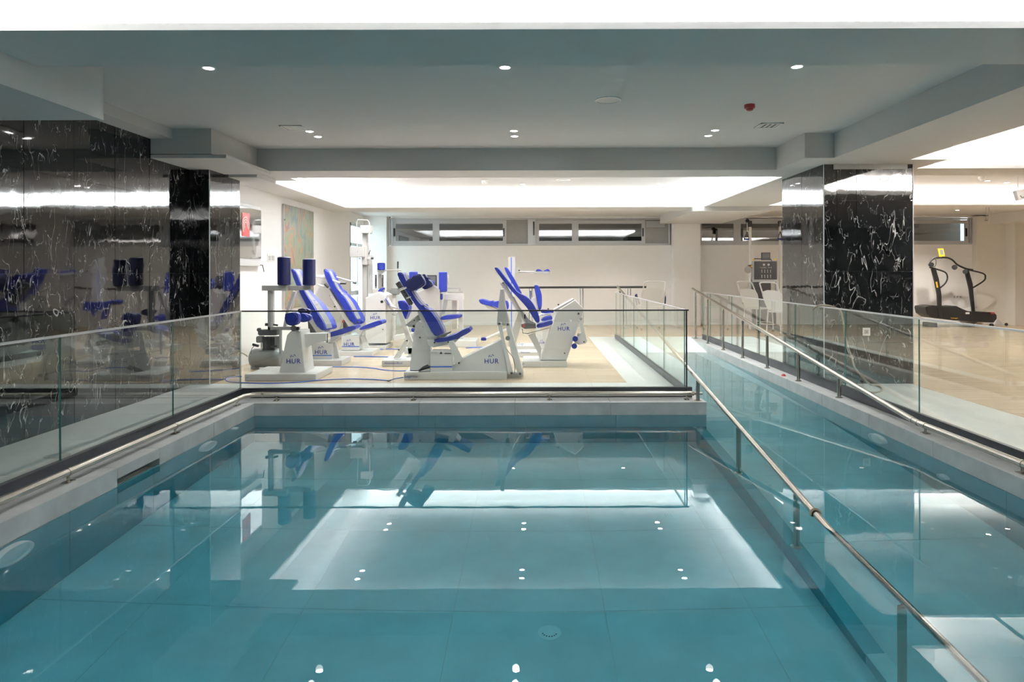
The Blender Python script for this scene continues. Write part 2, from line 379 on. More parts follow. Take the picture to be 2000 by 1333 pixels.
# marble pillar on the right
pr = struct_root('pillar_right')
obj('pillar_core', B(4.102, 5.32, 9.622, 11.18, 0, 3.12), 'kerb', pr)
panels(pr, 'y', 9.6, [4.08, 4.27, 4.545, 5.34], ZJ[:-1]+[3.12], .02, 1)
for i, (a0, a1) in enumerate([(9.622, 10.38), (10.38, 11.19)]):
    for j in range(4):
        z0, z1 = (ZJ[:-1]+[3.12])[j:j+2]
        obj('marble_slab', B(4.08, 4.10, a0+.002, a1-.002, z0+.0015, z1-.0015, bev=.0015), 'marble', pr)
obj('corner_bead', B(4.078, 4.088, 9.592, 9.604, 0, 3.09), 'alul', pr)
obj('corner_bead', B(5.334, 5.346, 9.592, 9.604, 0, 3.09), 'alul', pr)

# ---- floors
def fl(name, x0, x1, y0, y1, z1=0, z0=-.16, mat='wood'): return obj(name, B(x0, x1, y0, y1, z0, z1), mat, None, kind='structure')
f = bmesh.new()
for q in ((-5.0, 1.33, 9.75, 20.3), (1.33, 5.29, 16.62, 20.3), (5.29, 16, -4, 20.3)): bx(f, q[0], q[1], q[2], q[3], -.16, 0)
obj('floor', f, 'wood', None, kind='structure')
fb = struct_root('floor_border')
def strip(x0, x1, y0, y1, nx, ny):
    for i in range(nx):
        for j in range(ny):
            xa, xb = x0+(x1-x0)*i/nx, x0+(x1-x0)*(i+1)/nx; ya, yb = y0+(y1-y0)*j/ny, y0+(y1-y0)*(j+1)/ny
            obj('tile', B(xa+.001, xb-.001, ya+.001, yb-.001, -.15, .0, bev=.001), 'tile', fb)
strip(-4.86, -3.80, -4, 8.83, 1, 11); strip(-4.86, 1.95, 8.84, 9.75, 6, 1); strip(1.33, 1.95, 9.75, 16.62, 1, 6)
strip(4.08, 5.29, -4, 16.62, 1, 17); strip(-3.75, 4.0, -4, .25, 7, 4)
obj('sub_base', B(-5, 16.2, -4.2, 20.5, -1.75, -1.52), 'coping', fb)

# ---- pool shell
WZ = -.185; FZ = -1.485; CT = -.033
ps = struct_root('pool')
xs = [-3.46, -2.65, -1.60, -.56, .49, 1.50, 2.10, 2.94, 3.80]; yy = [.6, 1.14, 2.34, 3.54, 4.74, 5.94, 7.14, 8.45]
obj('pool_floor_bed', B(-3.5, 3.85, .5, 8.6, -1.53, FZ-.004), 'grout', ps)
for i in range(len(xs)-1):
    for j in range(len(yy)-1):
        obj('floor_tile', B(xs[i]+.002, xs[i+1]-.002, yy[j]+.002, yy[j+1]-.002, FZ-.02, FZ, bev=.002), 'pooltile', ps)
def wallrun(axis, pos, s, a0, a1, n, th=.06, zt=-.21, skip=None):
    """pool wall panels below the coping; s = direction the wall goes back from the water"""
    for i in range(n):
        b0, b1 = a0+(a1-a0)*i/n, a0+(a1-a0)*(i+1)/n
        for (z0, z1) in ((FZ, -.85), (-.85, zt)):
            if axis == 'x': obj('wall_tile', B(pos, pos+s*th, b0+.003, b1-.003, z0+.002, z1-.002), 'walltile', ps)
            else: obj('wall_tile', B(b0+.003, b1-.003, pos, pos+s*th, z0+.002, z1-.002), 'walltile', ps)
wallrun('x', -3.46, -1, .6, 8.45, 7); wallrun('y', 8.45, 1, -3.46, 2.14, 5); wallrun('x', 3.80, 1, .6, 16.5, 13); wallrun('x', 2.14, -1, 8.52, 16.5, 7)
wallrun('y', .6, -1, -3.46, 3.80, 6)
g = bmesh.new()   # solid backing behind the tiles and under the deck
for q in ((-3.80, 2.05, 8.54, 8.84), (1.80, 2.06, 8.54, 16.62), (3.88, 4.08, .4, 16.6), (-3.8, 4.08, .25, .52)): bx(g, q[0], q[1], q[2], q[3], -1.5, -.16)
bx(g, -3.80, -3.53, .4, 8.5, -1.5, -.21)
obj('pool_backing', g, 'grout', ps)
def coping(axis, p0, p1, a0, a1, n, z0=-.207, gapw=.0015):
    for i in range(n):
        b0, b1 = a0+(a1-a0)*i/n+gapw, a0+(a1-a0)*(i+1)/n-gapw
        if axis == 'x': bm = B(p0, p1, b0, b1, z0, CT, bev=.003)
        else: bm = B(b0, b1, p0, p1, z0, CT, bev=.003)
        obj('coping_stone', bm, 'coping', ps)
coping('x', -3.80, -3.46, .25, 5.67, 4); coping('x', -3.80, -3.46, 6.31, 8.45, 2)
# coping over the skimmer mouth, cut away at the water line
obj('coping_stone', B(-3.80, -3.46, 5.672, 6.308, -.125, CT, bev=.003), 'coping', ps)
obj('skimmer_recess', B(-3.80, -3.60, 5.66, 6.32, -.215, -.125), 'dgrey', ps)
coping('y', 8.45, 8.83, -3.80, 2.14, 5)
coping('x', 1.99, 2.14, 8.83, 16.55, 6); coping('x', 3.80, 4.06, .25, 16.5, 13); coping('y', .25, .6, -3.46, 3.80, 6)
# ramp going down into the pool along the right side
def rz(y): return -.12*(16.5-y)
bm = bmesh.new()
n = 9; ysr = [4.12+(16.5-4.12)*i/n for i in range(n+1)]
for i in range(n):
    y0, y1 = ysr[i]+.003, ysr[i+1]-.003
    bm = bmesh.new(); bx(bm, 2.12, 3.80, y0, y1, -1, 0)
    for v in bm.verts: v.co.z = rz(v.co.y) if v.co.z > -.5 else min(rz(v.co.y)-.04, FZ+.005 if y1 < 8.45 else rz(v.co.y)-.04)
    obj('ramp_tile', bm, 'pooltile', ps)
bm = bmesh.new(); bx(bm, 2.0, 2.12, 4.12, 8.45, -1, 0)
for v in bm.verts: v.co.z = rz(v.co.y)+.10 if v.co.z > -.5 else FZ
obj('ramp_kerb', bm, 'walltile', ps); obj('ramp_kerb', B(2.0, 2.12, .6, 4.12, FZ, FZ+.115), 'pooltile', ps)
obj('ramp_landing', B(1.95, 4.08, 16.5, 16.62, -.2, 0), 'tile', ps)
# water
bm = bmesh.new()
P = [(-3.48, .58), (3.82, .58), (3.82, 15.1), (2.12, 15.1), (2.12, 8.47), (-3.48, 8.47)]
prs = [bm.verts.new((x, y, WZ)) for x, y in P]; prb = [bm.verts.new((x, y, FZ-.01)) for x, y in P]
bm.faces.new(prs); bm.faces.new(prb[::-1])
for i in range(6): bm.faces.new((prs[i], prb[i], prb[(i+1) % 6], prs[(i+1) % 6]))
wt = obj('water', bm, 'water', None); wt['kind'] = 'structure'

# ---- windows in the back wall
wi = 0
def winrect(root, name, px0, py0, px1, py1, Y, th, mat, bev=.004):
    a, c = W(px0, py1, Y), W(px1, py0, Y); return obj(name, B(a.x, c.x, Y, Y+th, a.z, c.z, bev=bev), mat, root)
def frame(root, px0, py0, px1, py1, Y, wpx, th, mat):
    bm = bmesh.new(); a, c = W(px0, py1, Y), W(px1, py0, Y); w_ = wpx*Y/F
    bx(bm, a.x, c.x, Y, Y+th, a.z, a.z+w_); bx(bm, a.x, c.x, Y, Y+th, c.z-w_, c.z)
    bx(bm, a.x, a.x+w_, Y, Y+th, a.z+w_, c.z-w_); bx(bm, c.x-w_, c.x, Y, Y+th, a.z+w_, c.z-w_)
    return obj('window_frame', bm, mat, root)
def sash(root, px0, px1, Y, hand, py0=430, py1=478, mat='alu'):
    frame(root, px0, py0, px1, py1, Y, 7, .05, mat)
    winrect(root, 'window_pane', px0+6, py0+6, px1-6, py1-6, Y+.025, .006, 'pane', bev=0)
    if hand is not None: winrect(root, 'window_handle', hand-1.5, 446, hand+1.5, 462, Y-.03, .03, 'black')
w1 = struct_root('window_1')
frame(w1, 760, 426, 1309, 480, 20.28, 3, .12, 'alu')
sash(w1, 766, 852, 20.33, 770); sash(w1, 851, 989, 20.30, 984)
winrect(w1, 'blind_panel', 989, 430, 1031, 478, 20.34, .02, 'grill'); winrect(w1, 'mullion', 1031, 428, 1046, 479, 20.27, .1, 'alul')
sash(w1, 1046, 1124, 20.33, None); sash(w1, 1123, 1260, 20.30, 1256)
winrect(w1, 'lock_strip', 1041, 433, 1044, 460, 20.25, .02, 'black')
winrect(w1, 'blind_panel', 1260, 430, 1307, 478, 20.34, .02, 'grill')
bm = bmesh.new()
for i in range(4):
    a = W(1262, 433+i*3, 20.33); c = W(1298, 434.5+i*3, 20.33); bx(bm, a.x, c.x, 20.325, 20.34, c.z, a.z)
obj('louvre', bm, 'alul', w1)
w2 = struct_root('window_2')
frame(w2, 1361, 426, 1897, 479, 20.28, 3, .12, 'alu')
sash(w2, 1364, 1440, 20.32, None); sash(w2, 1440, 1560, 20.32, 1450)
sash(w2, 1560, 1700, 20.32, None); sash(w2, 1700, 1770, 20.30, None); sash(w2, 1770, 1892, 20.30, 1888)
# glazed door in the far left wall
d1 = struct_root('door_1')
bm = bmesh.new()
for (y0, y1, z0, z1) in ((18.6, 18.68, 0, 2.95), (20.02, 20.1, 0, 2.95), (18.6, 20.1, 2.87, 2.95), (18.6, 20.1, 0, .12), (18.6, 20.1, 2.32, 2.40), (19.32, 19.40, 0, 2.4)):
    bx(bm, -5.07, -4.99, y0, y1, z0, z1)
obj('door_frame', bm, 'alul', d1); obj('door_pane', B(-5.035, -5.027, 18.65, 20.05, .1, 2.9), 'doorpane', d1)
obj('door_rail', B(-5.07, -4.99, 18.68, 19.32, .95, 1.07), 'alul', d1)
obj('door_handle', B(-4.98, -4.95, 19.28, 19.31, .9, 1.2), 'chrome', d1)

# ---- glass balustrades
def panel(root, axis, pos, a0, a1, z0=.08, z1=1.085, t=.006):
    bm = B(pos-t, pos+t, a0+.004, a1-.004, z0, z1) if axis == 'x' else B(a0+.004, a1-.004, pos-t, pos+t, z0, z1)
    bm.faces.ensure_lookup_table(); bm.normal_update()
    for f_ in bm.faces:
        nn = f_.normal; big = abs(nn.x) if axis == 'x' else abs(nn.y)
        f_.material_index = 0 if big > .5 else 1
    return obj('glass_panel', bm, ['glass', 'gedge'], root)
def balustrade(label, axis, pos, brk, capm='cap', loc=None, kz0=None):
    t = thing('glass_balustrade', label, 'balustrade', loc, 'glass balustrades round the pool')
    for a0, a1 in zip(brk, brk[1:]): panel(t, axis, pos, a0, a1)
    a, c = brk[0]-.02, brk[-1]+.02; z0 = CT if kz0 is None else kz0
    if axis == 'x':
        obj('base_channel', B(pos-.024, pos+.024, a, c, z0, .095, bev=.003), 'kerb', t); obj('top_cap', B(pos-.012, pos+.012, a, c, 1.078, 1.096), capm, t)
    else:
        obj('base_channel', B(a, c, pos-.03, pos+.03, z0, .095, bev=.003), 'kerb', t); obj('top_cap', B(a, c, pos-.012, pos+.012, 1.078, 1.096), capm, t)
    return t
balustrade('long glass balustrade along the black marble wall on the left of the pool', 'x', -3.77, [-3.1, -1.4, .3, 2.0, 3.72, 5.43, 7.13, 8.77], loc=(-3.77, 3, 0))
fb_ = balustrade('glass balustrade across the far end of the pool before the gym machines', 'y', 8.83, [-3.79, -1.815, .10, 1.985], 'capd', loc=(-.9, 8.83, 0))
balustrade('glass balustrade down the left side of the ramp behind the central deck corner', 'x', 1.965, [8.89, 10.3, 11.85, 13.4, 14.95, 16.3], loc=(1.965, 12, 0))
balustrade('long glass balustrade in front of the marble pillar on the right', 'x', 4.05, [-1.4, .35, 2.05, 3.76, 5.47, 7.17, 8.87, 10.57, 12.25, 13.95, 15.65, 16.3], loc=(4.05, 7, 0))
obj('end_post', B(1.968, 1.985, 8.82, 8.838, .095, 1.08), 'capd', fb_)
obj('base_end_cap', B(1.98, 2.04, 8.79, 8.862, CT, .095), 'kerb', fb_)

# ---- rails
def pipe(root, pts, r=.03, n=14, name='rail_tube'): return obj(name, tube(bmesh.new(), pts, r, n), 'steel', root, smooth=True)
def collar(root, p, d, r=.034, l=.03):
    d = Vector(d).normalized(); return obj('collar', tube(bmesh.new(), [Vector(p)-d*l/2, Vector(p)+d*l/2], r, 14), 'steel', root, smooth=True)
def foot(root, x, y, zc):
    bm = bmesh.new(); bx(bm, x-.03, x+.03, y-.045, y+.045, CT, CT+.008); tube(bm, [(x, y, CT), (x, y, zc-.02)], .012, 8)
    return obj('bracket', bm, 'steel', root, smooth=False)
ZR = CT+.078
t = thing('grab_rail', 'low steel grab rail along the left coping of the pool', 'handrail', (-3.61, 4, CT), 'low grab rails on the coping')
pipe(t, [(-3.61, .4, ZR), (-3.61, 8.48, ZR), (-3.56, 8.57, ZR)])
for y in (1.6, 2.9, 4.1, 5.29, 6.87, 7.6, 8.3): collar(t, (-3.61, y, ZR), (0, 1, 0))
for y in (1.6, 2.9, 4.1, 5.29, 6.87, 8.3): foot(t, -3.61, y, ZR)
t = thing('grab_rail', 'low steel grab rail across the far coping below the front glass', 'handrail', (-.7, 8.62, CT), 'low grab rails on the coping')
pipe(t, [(-3.56, 8.60, ZR), (-3.50, 8.62, ZR), (2.02, 8.62, ZR)]); pipe(t, [(2.0, 8.62, ZR), (2.13, 8.62, ZR)], .018)
collar(t, (-3.42, 8.62, ZR), (1, 0, 0))
for x in (-3.25, -1.52, .2, 1.93): foot(t, x, 8.62, ZR)
t = thing('grab_rail', 'low steel grab rail along the right coping below the long glass', 'handrail', (3.9, 4, CT), 'low grab rails on the coping')
pipe(t, [(3.90, .4, ZR), (3.90, 6.9, ZR)])
for y in (1.6, 2.9, 4.1, 5.45, 6.8): collar(t, (3.90, y, ZR), (0, 1, 0)); foot(t, 3.90, y, ZR)
def post(root, x, y, zb, zt):
    p = obj('post', tube(bmesh.new(), [(x, y, zb), (x, y, zt-.045)], .024, 14), 'steel', root, smooth=True)
    obj('post_neck', tube(bmesh.new(), [(x, y, zt-.046), (x, y, zt-.02)], .009, 8), 'steel', p)
    obj('base_plate', lathe(bmesh.new(), [(.045, 0), (.045, .008)], (x, y, zb), n=16), 'steel', p)
t = thing('ramp_handrail', 'sloping steel handrail on posts along the right coping of the ramp', 'handrail', (3.9, 12, CT), 'sloping ramp handrails')
def rr(y): return ZR+.0+(y-7.0)*.1145
pipe(t, [(3.90, 6.9, ZR), (3.90, 7.05, ZR+.01), (3.90, 16.75, rr(16.75))])
collar(t, (3.90, 7.03, ZR+.008), (0, 1, .1)); collar(t, (3.90, 6.93, ZR), (0, 1, 0)); collar(t, (3.90, 10.0, rr(10)), (0, 1, .115))
for y in (8.72, 10.06, 11.4, 12.74, 14.05, 15.3, 16.45): post(t, 3.90, y, CT, rr(y))
t = thing('ramp_handrail', 'sloping steel handrail running down into the water at the ramp', 'handrail', (2.04, 8, CT), 'sloping ramp handrails')
def rl(y): return .262+.12*(y-8.57)
pipe(t, [(2.04, 2.9, rl(2.9)), (2.04, 16.6, rl(16.6))], .026)
for y in (8.57,): post(t, 2.06, y, CT, rl(y))
for y in (6.87, 5.36, 3.75): post(t, 2.06 if y > 4.1 else 2.02, y, rz(y)+.10 if y > 4.2 else FZ, rl(y))
post(t, 2.05, 16.2, 0, rl(16.2))
collar(t, (2.04, 9.9, rl(9.9)), (0, 1, .12), r=.03)
tie = obj('cable_tie', lathe(bmesh.new(), [(.034+.008*math.cos(a), .012*math.sin(a)) for a in [i*math.pi/4 for i in range(9)]], (2.04, 4.95, rl(4.95)), 'y', 18), 'brownhose', None, smooth=True)
tag(tie, 'brown band tied round the ramp handrail just above the water', 'cable tie')
b_ = lathe(bmesh.new(), [(0, .035), (.02, .03), (.035, .012), (.04, 0)], (3.86, 10.25+.3, CT), n=14)
tag(obj('red_cap', b_, 'red', None, smooth=True), 'small red plastic cap lying on the right coping beside a post', 'cap')

# ---- pool wall lamps, jets, drain
def wlamp(name, label, x, y, z, r_, s, cat, group):
    t = thing(name, label, cat, (x, y, z), group)
    obj('lamp_ring', lathe(bmesh.new(), [(r_, 0), (r_, s*.03), (r_*.93, s*.05), (r_*.80, s*.05), (r_*.78, s*.035)], (x, y, z), 'x', 32), 'lamp', t, smooth=True)
    obj('lamp_face', lathe(bmesh.new(), [(r_*.79, s*.03), (r_*.5, s*.046), (0.0001, s*.05)], (x, y, z), 'x', 32), 'lamp', t, smooth=True)
wlamp('pool_lamp', 'round white underwater lamp in the left pool wall nearest the camera', -3.46, 4.50, -.42, .17, 1, 'lamp', 'underwater pool lamps')
wlamp('pool_lamp', 'round white underwater lamp in the left pool wall beyond the skimmer slot', -3.46, 7.2, -.42, .16, 1, 'lamp', 'underwater pool lamps')
wlamp('pool_lamp', 'round white underwater lamp in the right pool wall below the rail elbow', 3.80, 7.5, -.48, .17, -1, 'lamp', 'underwater pool lamps')
wlamp('water_inlet', 'small round inlet in the left pool wall near the far corner', -3.46, 7.85, -.28, .05, 1, 'inlet', 'pool wall inlets')
wlamp('water_inlet', 'small round inlet in the right pool wall below the low grab rail', 3.80, 6.3, -.66, .07, -1, 'inlet', 'pool wall inlets')
t = thing('floor_drain', 'round white drain cover in the middle of the pool floor', 'drain', (.10, 4.5, FZ))
obj('drain_cover', lathe(bmesh.new(), [(.078, 0), (.078, .008), (.07, .012), (.0001, .014)], (.10, 4.5, FZ), 'z', 32), 'lamp', t, smooth=True)
bm = bmesh.new()
for k in range(7):
    a = math.radians(200+k*22); lathe(bm, [(.005, .0125), (.005, .0155)], (.10+.048*math.cos(a), 4.5+.048*math.sin(a), FZ), 'z', 8)
obj('drain_holes', bm, 'black', t)
# ---- ceiling fittings
def downlight(x, y, z, label, group, m='down', r_=.047):
    t = thing('downlight', label, 'downlight', (x, y, z), group)
    obj('trim_ring', lathe(bmesh.new(), [(r_+.012, 0), (r_+.012, -.004), (r_, -.006), (r_*.95, -.001)], (x, y, z), 'z', 24), 'socket', t, smooth=True)
    obj('lens', lathe(bmesh.new(), [(r_*.95, -.002), (.0001, -.0025)], (x, y, z), 'z', 24), m, t)
    l = bpy.data.lights.new('downlight_beam', 'SPOT'); l.energy = DLP*(1 if y < 10.5 else 1.9 if y < 17 else 2.8); l.spot_size = math.radians(125); l.spot_blend = .8; l.shadow_soft_size = .05
    l.color = (1, .97, .93) if m == 'down' else (1, .92, .84); lo = bpy.data.objects.new('downlight_beam', l); C.objects.link(lo); lo.parent = t; lo.location = (0, 0, -.03); return t
side = {-2.9: 'left', -.25: 'middle', 2.36: 'right'}
first = None
def dl(x, y, z, label, group, m='down'):
    return downlight(x, y, z, label, group, m)
for x, s in side.items():
    dl(x, 6.10, ZU, f'round recessed downlight at the near edge of the grey ceiling, {s} one', 'downlights in the grey ceiling')
    dl(x, 8.85, ZU, f'round recessed downlight in the grey ceiling, nearer of the {s} pair', 'downlights in the grey ceiling')
    dl(x, 9.20, ZU, f'round recessed downlight in the grey ceiling, farther of the {s} pair', 'downlights in the grey ceiling')
for x, s in ((-3.1, 'left'), (-.22, 'middle'), (2.63, 'right')):
    for y, q in ((11.95, 'nearest'), (12.3, 'second'), (14.25, 'third'), (14.6, 'farthest')):
        dl(x, y, ZU, f'downlight in the bright recessed ceiling over the machines, {q} of the {s} row', 'downlights in the bright recess')
for x, s in ((-.55, 'left'), (2.35, 'right')):
    dl(x, 18.0, 3.23, f'downlight in the low ceiling before the back windows, {s} one', 'downlights before the windows', 'downw')
for x, y, s in ((9.25, 13.9, 'left'), (9.85, 14.2, 'right')): dl(x, y, ZU, f'downlight in the bright recess at the far right, {s} one', 'downlights at the far right', 'downw')
for x, y, s in ((11.0, 18.3, 'left'), (11.5, 18.5, 'right')): dl(x, y, 3.23, f'downlight above the treadmill, {s} one', 'downlights above the treadmill', 'downw')
def speaker(x, y, label):
    t = thing('ceiling_speaker', label, 'speaker', (x, y, ZU), 'round ceiling speakers')
    obj('speaker_rim', lathe(bmesh.new(), [(.14, 0), (.14, -.008), (.125, -.01), (.125, -.003)], (x, y, ZU), 'z', 32), 'socket', t, smooth=True)
    obj('speaker_grille', lathe(bmesh.new(), [(.126, -.006), (.0001, -.009)], (x, y, ZU), 'z', 32), 'grey', t, smooth=True)
speaker(.80, 7.27, 'round flush speaker in the grey ceiling'); speaker(.6, 13.6, 'round flush speaker in the bright recessed ceiling')
def vent(x, y, label, slats=4):
    t = thing('ceiling_vent', label, 'vent', (x, y, ZU), 'square ceiling vents'); s = .14
    bm = bmesh.new()
    for q in ((x-s, x+s, y-s, y-s+.025), (x-s, x+s, y+s-.025, y+s), (x-s, x-s+.025, y-s, y+s), (x+s-.025, x+s, y-s, y+s)): bx(bm, *q, ZU-.012, ZU)
    obj('vent_frame', bm, 'socket', t); obj('vent_back', B(x-s+.02, x+s-.02, y-s+.02, y+s-.02, ZU-.003, ZU-.001), 'dgrey', t)
    for i in range(slats):
        xx = x-s+.05+i*(2*s-.1)/(slats-1); bm = B(xx-.012, xx+.012, y-s+.026, y+s-.026, ZU-.010, ZU-.006)
        obj('vent_slat', bm, 'socket', t)
vent(-3.02, 8.62, 'square slatted air vent in the grey ceiling, left one', 7); vent(2.95, 8.55, 'square slatted air vent in the grey ceiling, right one')
vent(-3.1, 15.0, 'square air vent in the bright recess, left one'); vent(2.95, 15.0, 'square air vent in the bright recess, right one')
def detector(x, y, z, m, label, k=1):
    t = thing('smoke_detector', label, 'alarm', (x, y, z))
    obj('detector_base', lathe(bmesh.new(), [(.058*k, 0), (.058*k, -.035*k), (.05*k, -.042*k), (.0001, -.044*k)], (x, y, z), 'z', 24), m, t, smooth=True)
    obj('detector_head', lathe(bmesh.new(), [(.04*k, -.04*k), (.036*k, -.06*k), (.02*k, -.068*k), (.0001, -.07*k)], (x, y, z), 'z', 24), m, t, smooth=True)
detector(2.38, 7.5, ZU, 'red', 'red fire alarm sounder on the grey ceiling'); detector(-.98, 13.7, ZU, 'socket', 'small white smoke detector in the bright recessed ceiling', 1.1)
detector(8.75, 13.3, ZU, 'socket', 'white smoke detector in the bright recess at the far right', 1.2)
def sprinkler(x, y, z, label):
    bm = lathe(bmesh.new(), [(.012, 0), (.012, -.05), (.03, -.055), (.03, -.06), (.0001, -.062)], (x, y, z), 'z', 12)
    tag(obj('ceiling_sprinkler', bm, 'chrome', None, smooth=True), label, 'sprinkler', 'sprinkler heads')
sprinkler(-1.75, 15.2, ZU, 'sprinkler head under the bright recess, left one'); sprinkler(1.95, 15.2, ZU, 'sprinkler head under the bright recess, right one')
# ================================================================ MACHINES (profiles in the plane of each machine's near side, true thickness behind)
CR = {2: (460, 380, 5.882), 3: (460, 480, 4.76), 4: (700, 480, 4.761), 5: (920, 480, 4.76), 6: (1180, 380, 4.76), 7: (1500, 380, 4.0), 8: (1320, 540, 6.06), 0: (0, 0, 1)}
def cw(c, x, y, Y):
    a, b_, s = CR[c]; return W(a+x/s, b_+y/s, Y)
def poly(t, name, c, pts, Y, th, m, bev=.003, seg=1, sm=False):
    q = [cw(c, x, y, Y) for x, y in pts]; pp = [(v.x, v.z) for v in q]
    if sm: pp = smoothpts(pp, 3)
    return obj(name, prism(bmesh.new(), pp, Y, Y+th, bev, seg), m, t, smooth=bev > .006)
def rect(t, name, c, x0, y0, x1, y1, Y, th, m, bev=.003):
    a, d = cw(c, x0, y1, Y), cw(c, x1, y0, Y); return obj(name, B(a.x, d.x, Y, Y+th, a.z, d.z, bev=min(bev, abs(d.x-a.x)*.3, abs(d.z-a.z)*.3, th*.3)), m, t)
def tb(t, name, c, pts, rpx, m, n=10, sp=0):
    """pts (x, y, Y)"""
    q = [cw(c, x, y, Y) for x, y, Y in pts]; r_ = rpx/CR[c][2]*pts[0][2]/F
    if sp: q = spline(q, sp)
    return obj(name, tube(bmesh.new(), q, r_, n), m, t, smooth=True)
def pad(t, name, c, pts, Y, th, m='blue', stripe=None, bev=.02, sh=0):
    """upholstered pad: profile extruded; with stripe=(a,b) a pale band runs down its face"""
    q = [cw(c, x, y, Y) for x, y in pts]; pp = smoothpts([(v.x, v.z) for v in q], 3)
    bm = prism(bmesh.new(), pp, Y, Y+th, bev, 3)
    ztop, zbot = max(p[1] for p in pp), min(p[1] for p in pp)
    def wide(z):        # the far edge flares out below the shoulders
        k = min(1, max(0, (ztop-z)/(ztop-zbot)/.28-1.3)); return sh*k*k*(3-2*k)
    if sh:
        for v in bm.verts: v.co.x += wide(v.co.z)*(v.co.y-Y)/th
    o = obj(name, bm, m, t, smooth=True)
    if stripe:
        cx = sum(p[0] for p in pp)/len(pp); cz = sum(p[1] for p in pp)/len(pp)
        zs = [p[1] for p in pp]; top, bot = max(zs), min(zs)
        # follow the face that looks to +x
        prof = []
        n_ = len(pp)
        for k in range(15):
            z = bot+.03+(top-bot-.06)*k/14; xsx = []
            for i in range(n_):
                (x0, z0), (x1, z1) = pp[i], pp[(i+1) % n_]
                if (z0-z)*(z1-z) <= 0 and abs(z1-z0) > 1e-9: xsx.append(x0+(x1-x0)*(z-z0)/(z1-z0))
            if xsx: prof.append((max(xsx), z))
        bm = bmesh.new(); ya, yb = Y+th*stripe[0], Y+th*stripe[1]
        outer = [(x+.006, z) for x, z in prof]; inner = [(x-.012, z) for x, z in prof]
        prism(bm, outer+inner[::-1], ya, yb)
        for v in bm.verts: v.co.x += wide(v.co.z)*(v.co.y-Y)/th
        obj('pad_stripe', bm, 'padgrey', o)
    return o
FONT = None
def lettering(t, s, c, x, y, wpx, Y, m='ink', name='lettering', shear=0, spacing=1.0, bold=0.0):
    """flat print on a panel facing the camera; centre (x,y), width in crop pixels"""
    cu = bpy.data.curves.new('tmp', 'FONT'); cu.body = s; cu.align_x = 'CENTER'; cu.align_y = 'CENTER'; cu.shear = shear; cu.space_character = spacing; cu.resolution_u = 2
    cu.offset = bold
    to = bpy.data.objects.new('tmp', cu); C.objects.link(to); bpy.context.view_layer.update()
    me = bpy.data.meshes.new_from_object(to.evaluated_get(bpy.context.evaluated_depsgraph_get())); w_ = to.dimensions.x
    bpy.data.objects.remove(to)
    wid = wpx/CR[c][2]*Y/F; k = wid/max(w_, 1e-6); p = cw(c, x, y, Y)
    me.transform(Matrix.Translation((p.x, Y-.0015, p.z)) @ Matrix.Rotation(math.pi/2, 4, 'X') @ Matrix.Scale(k, 4))
    bm = bmesh.new(); bm.from_mesh(me); bpy.data.meshes.remove(me)
    return obj(name, bm, m, t)
def emblem(t, c, x, y, wpx, Y, m='ink'):
    """three small curved strokes in an arch, the maker's mark above the letters"""
    bm = bmesh.new(); s = wpx/CR[c][2]*Y/F/2; p = cw(c, x, y, Y)
    for a0, a1, r_, oy in ((195, 115, 1.0, -.2), (85, 20, 1.0, -.2), (150, 60, .5, -.35)):
        pts = []
        for k in range(7):
            a = math.radians(a0+(a1-a0)*k/6); pts.append((math.cos(a), math.sin(a), .16*math.sin(math.pi*(k+.6)/7.2)))
        A = [bm.verts.new((p.x+s*(r_+w_)*q, Y-.0012, p.z+s*((r_+w_)*h+oy))) for q, h, w_ in pts]
        D = [bm.verts.new((p.x+s*(r_-w_)*q, Y-.0012, p.z+s*((r_-w_)*h+oy))) for q, h, w_ in pts]
        for i in range(6): bm.faces.new((A[i], A[i+1], D[i+1], D[i]))
    return obj('emblem', bm, m, t)
def logo(t, c, x, y, wpx, Y, m='ink'):
    emblem(t, c, x, y-wpx*.33, wpx*.36, Y, m); lettering(t, 'HUR', c, x, y, wpx, Y, m, spacing=1.15, bold=.012)
def platform(t, c, x0, x1, yt, yb, Y, th):
    a, d = cw(c, x0, yb, Y), cw(c, x1, yt, Y)
    return obj('platform', B(a.x, d.x, Y, Y+th, 0, d.z-a.z, bev=.006), 'white', t)
def bolt(t, c, x, y, rpx, Y, m='black'):
    p = cw(c, x, y, Y); r_ = rpx/CR[c][2]*Y/F
    return obj('bolt', lathe(bmesh.new(), [(r_, 0), (r_, -.008), (r_*.6, -.014), (.0001, -.014)], p, 'y', 12), m, t)
def vroll(t, c, x, y0, y1, rpx, Y, m='navy', name='roller_pad'):
    a, d = cw(c, x, y1, Y), cw(c, x, y0, Y); r_ = rpx/CR[c][2]*Y/F; h = d.z-a.z
    return obj(name, lathe(bmesh.new(), [(.0001, 0), (r_*.8, 0), (r_, .015), (r_, h-.015), (r_*.85, h-.004), (r_*.45, h), (.0001, h)], a, 'z', 24), m, t, smooth=True)
def base(c, x, y, Y): v = cw(c, x, y, Y); return (v.x, Y, 0)

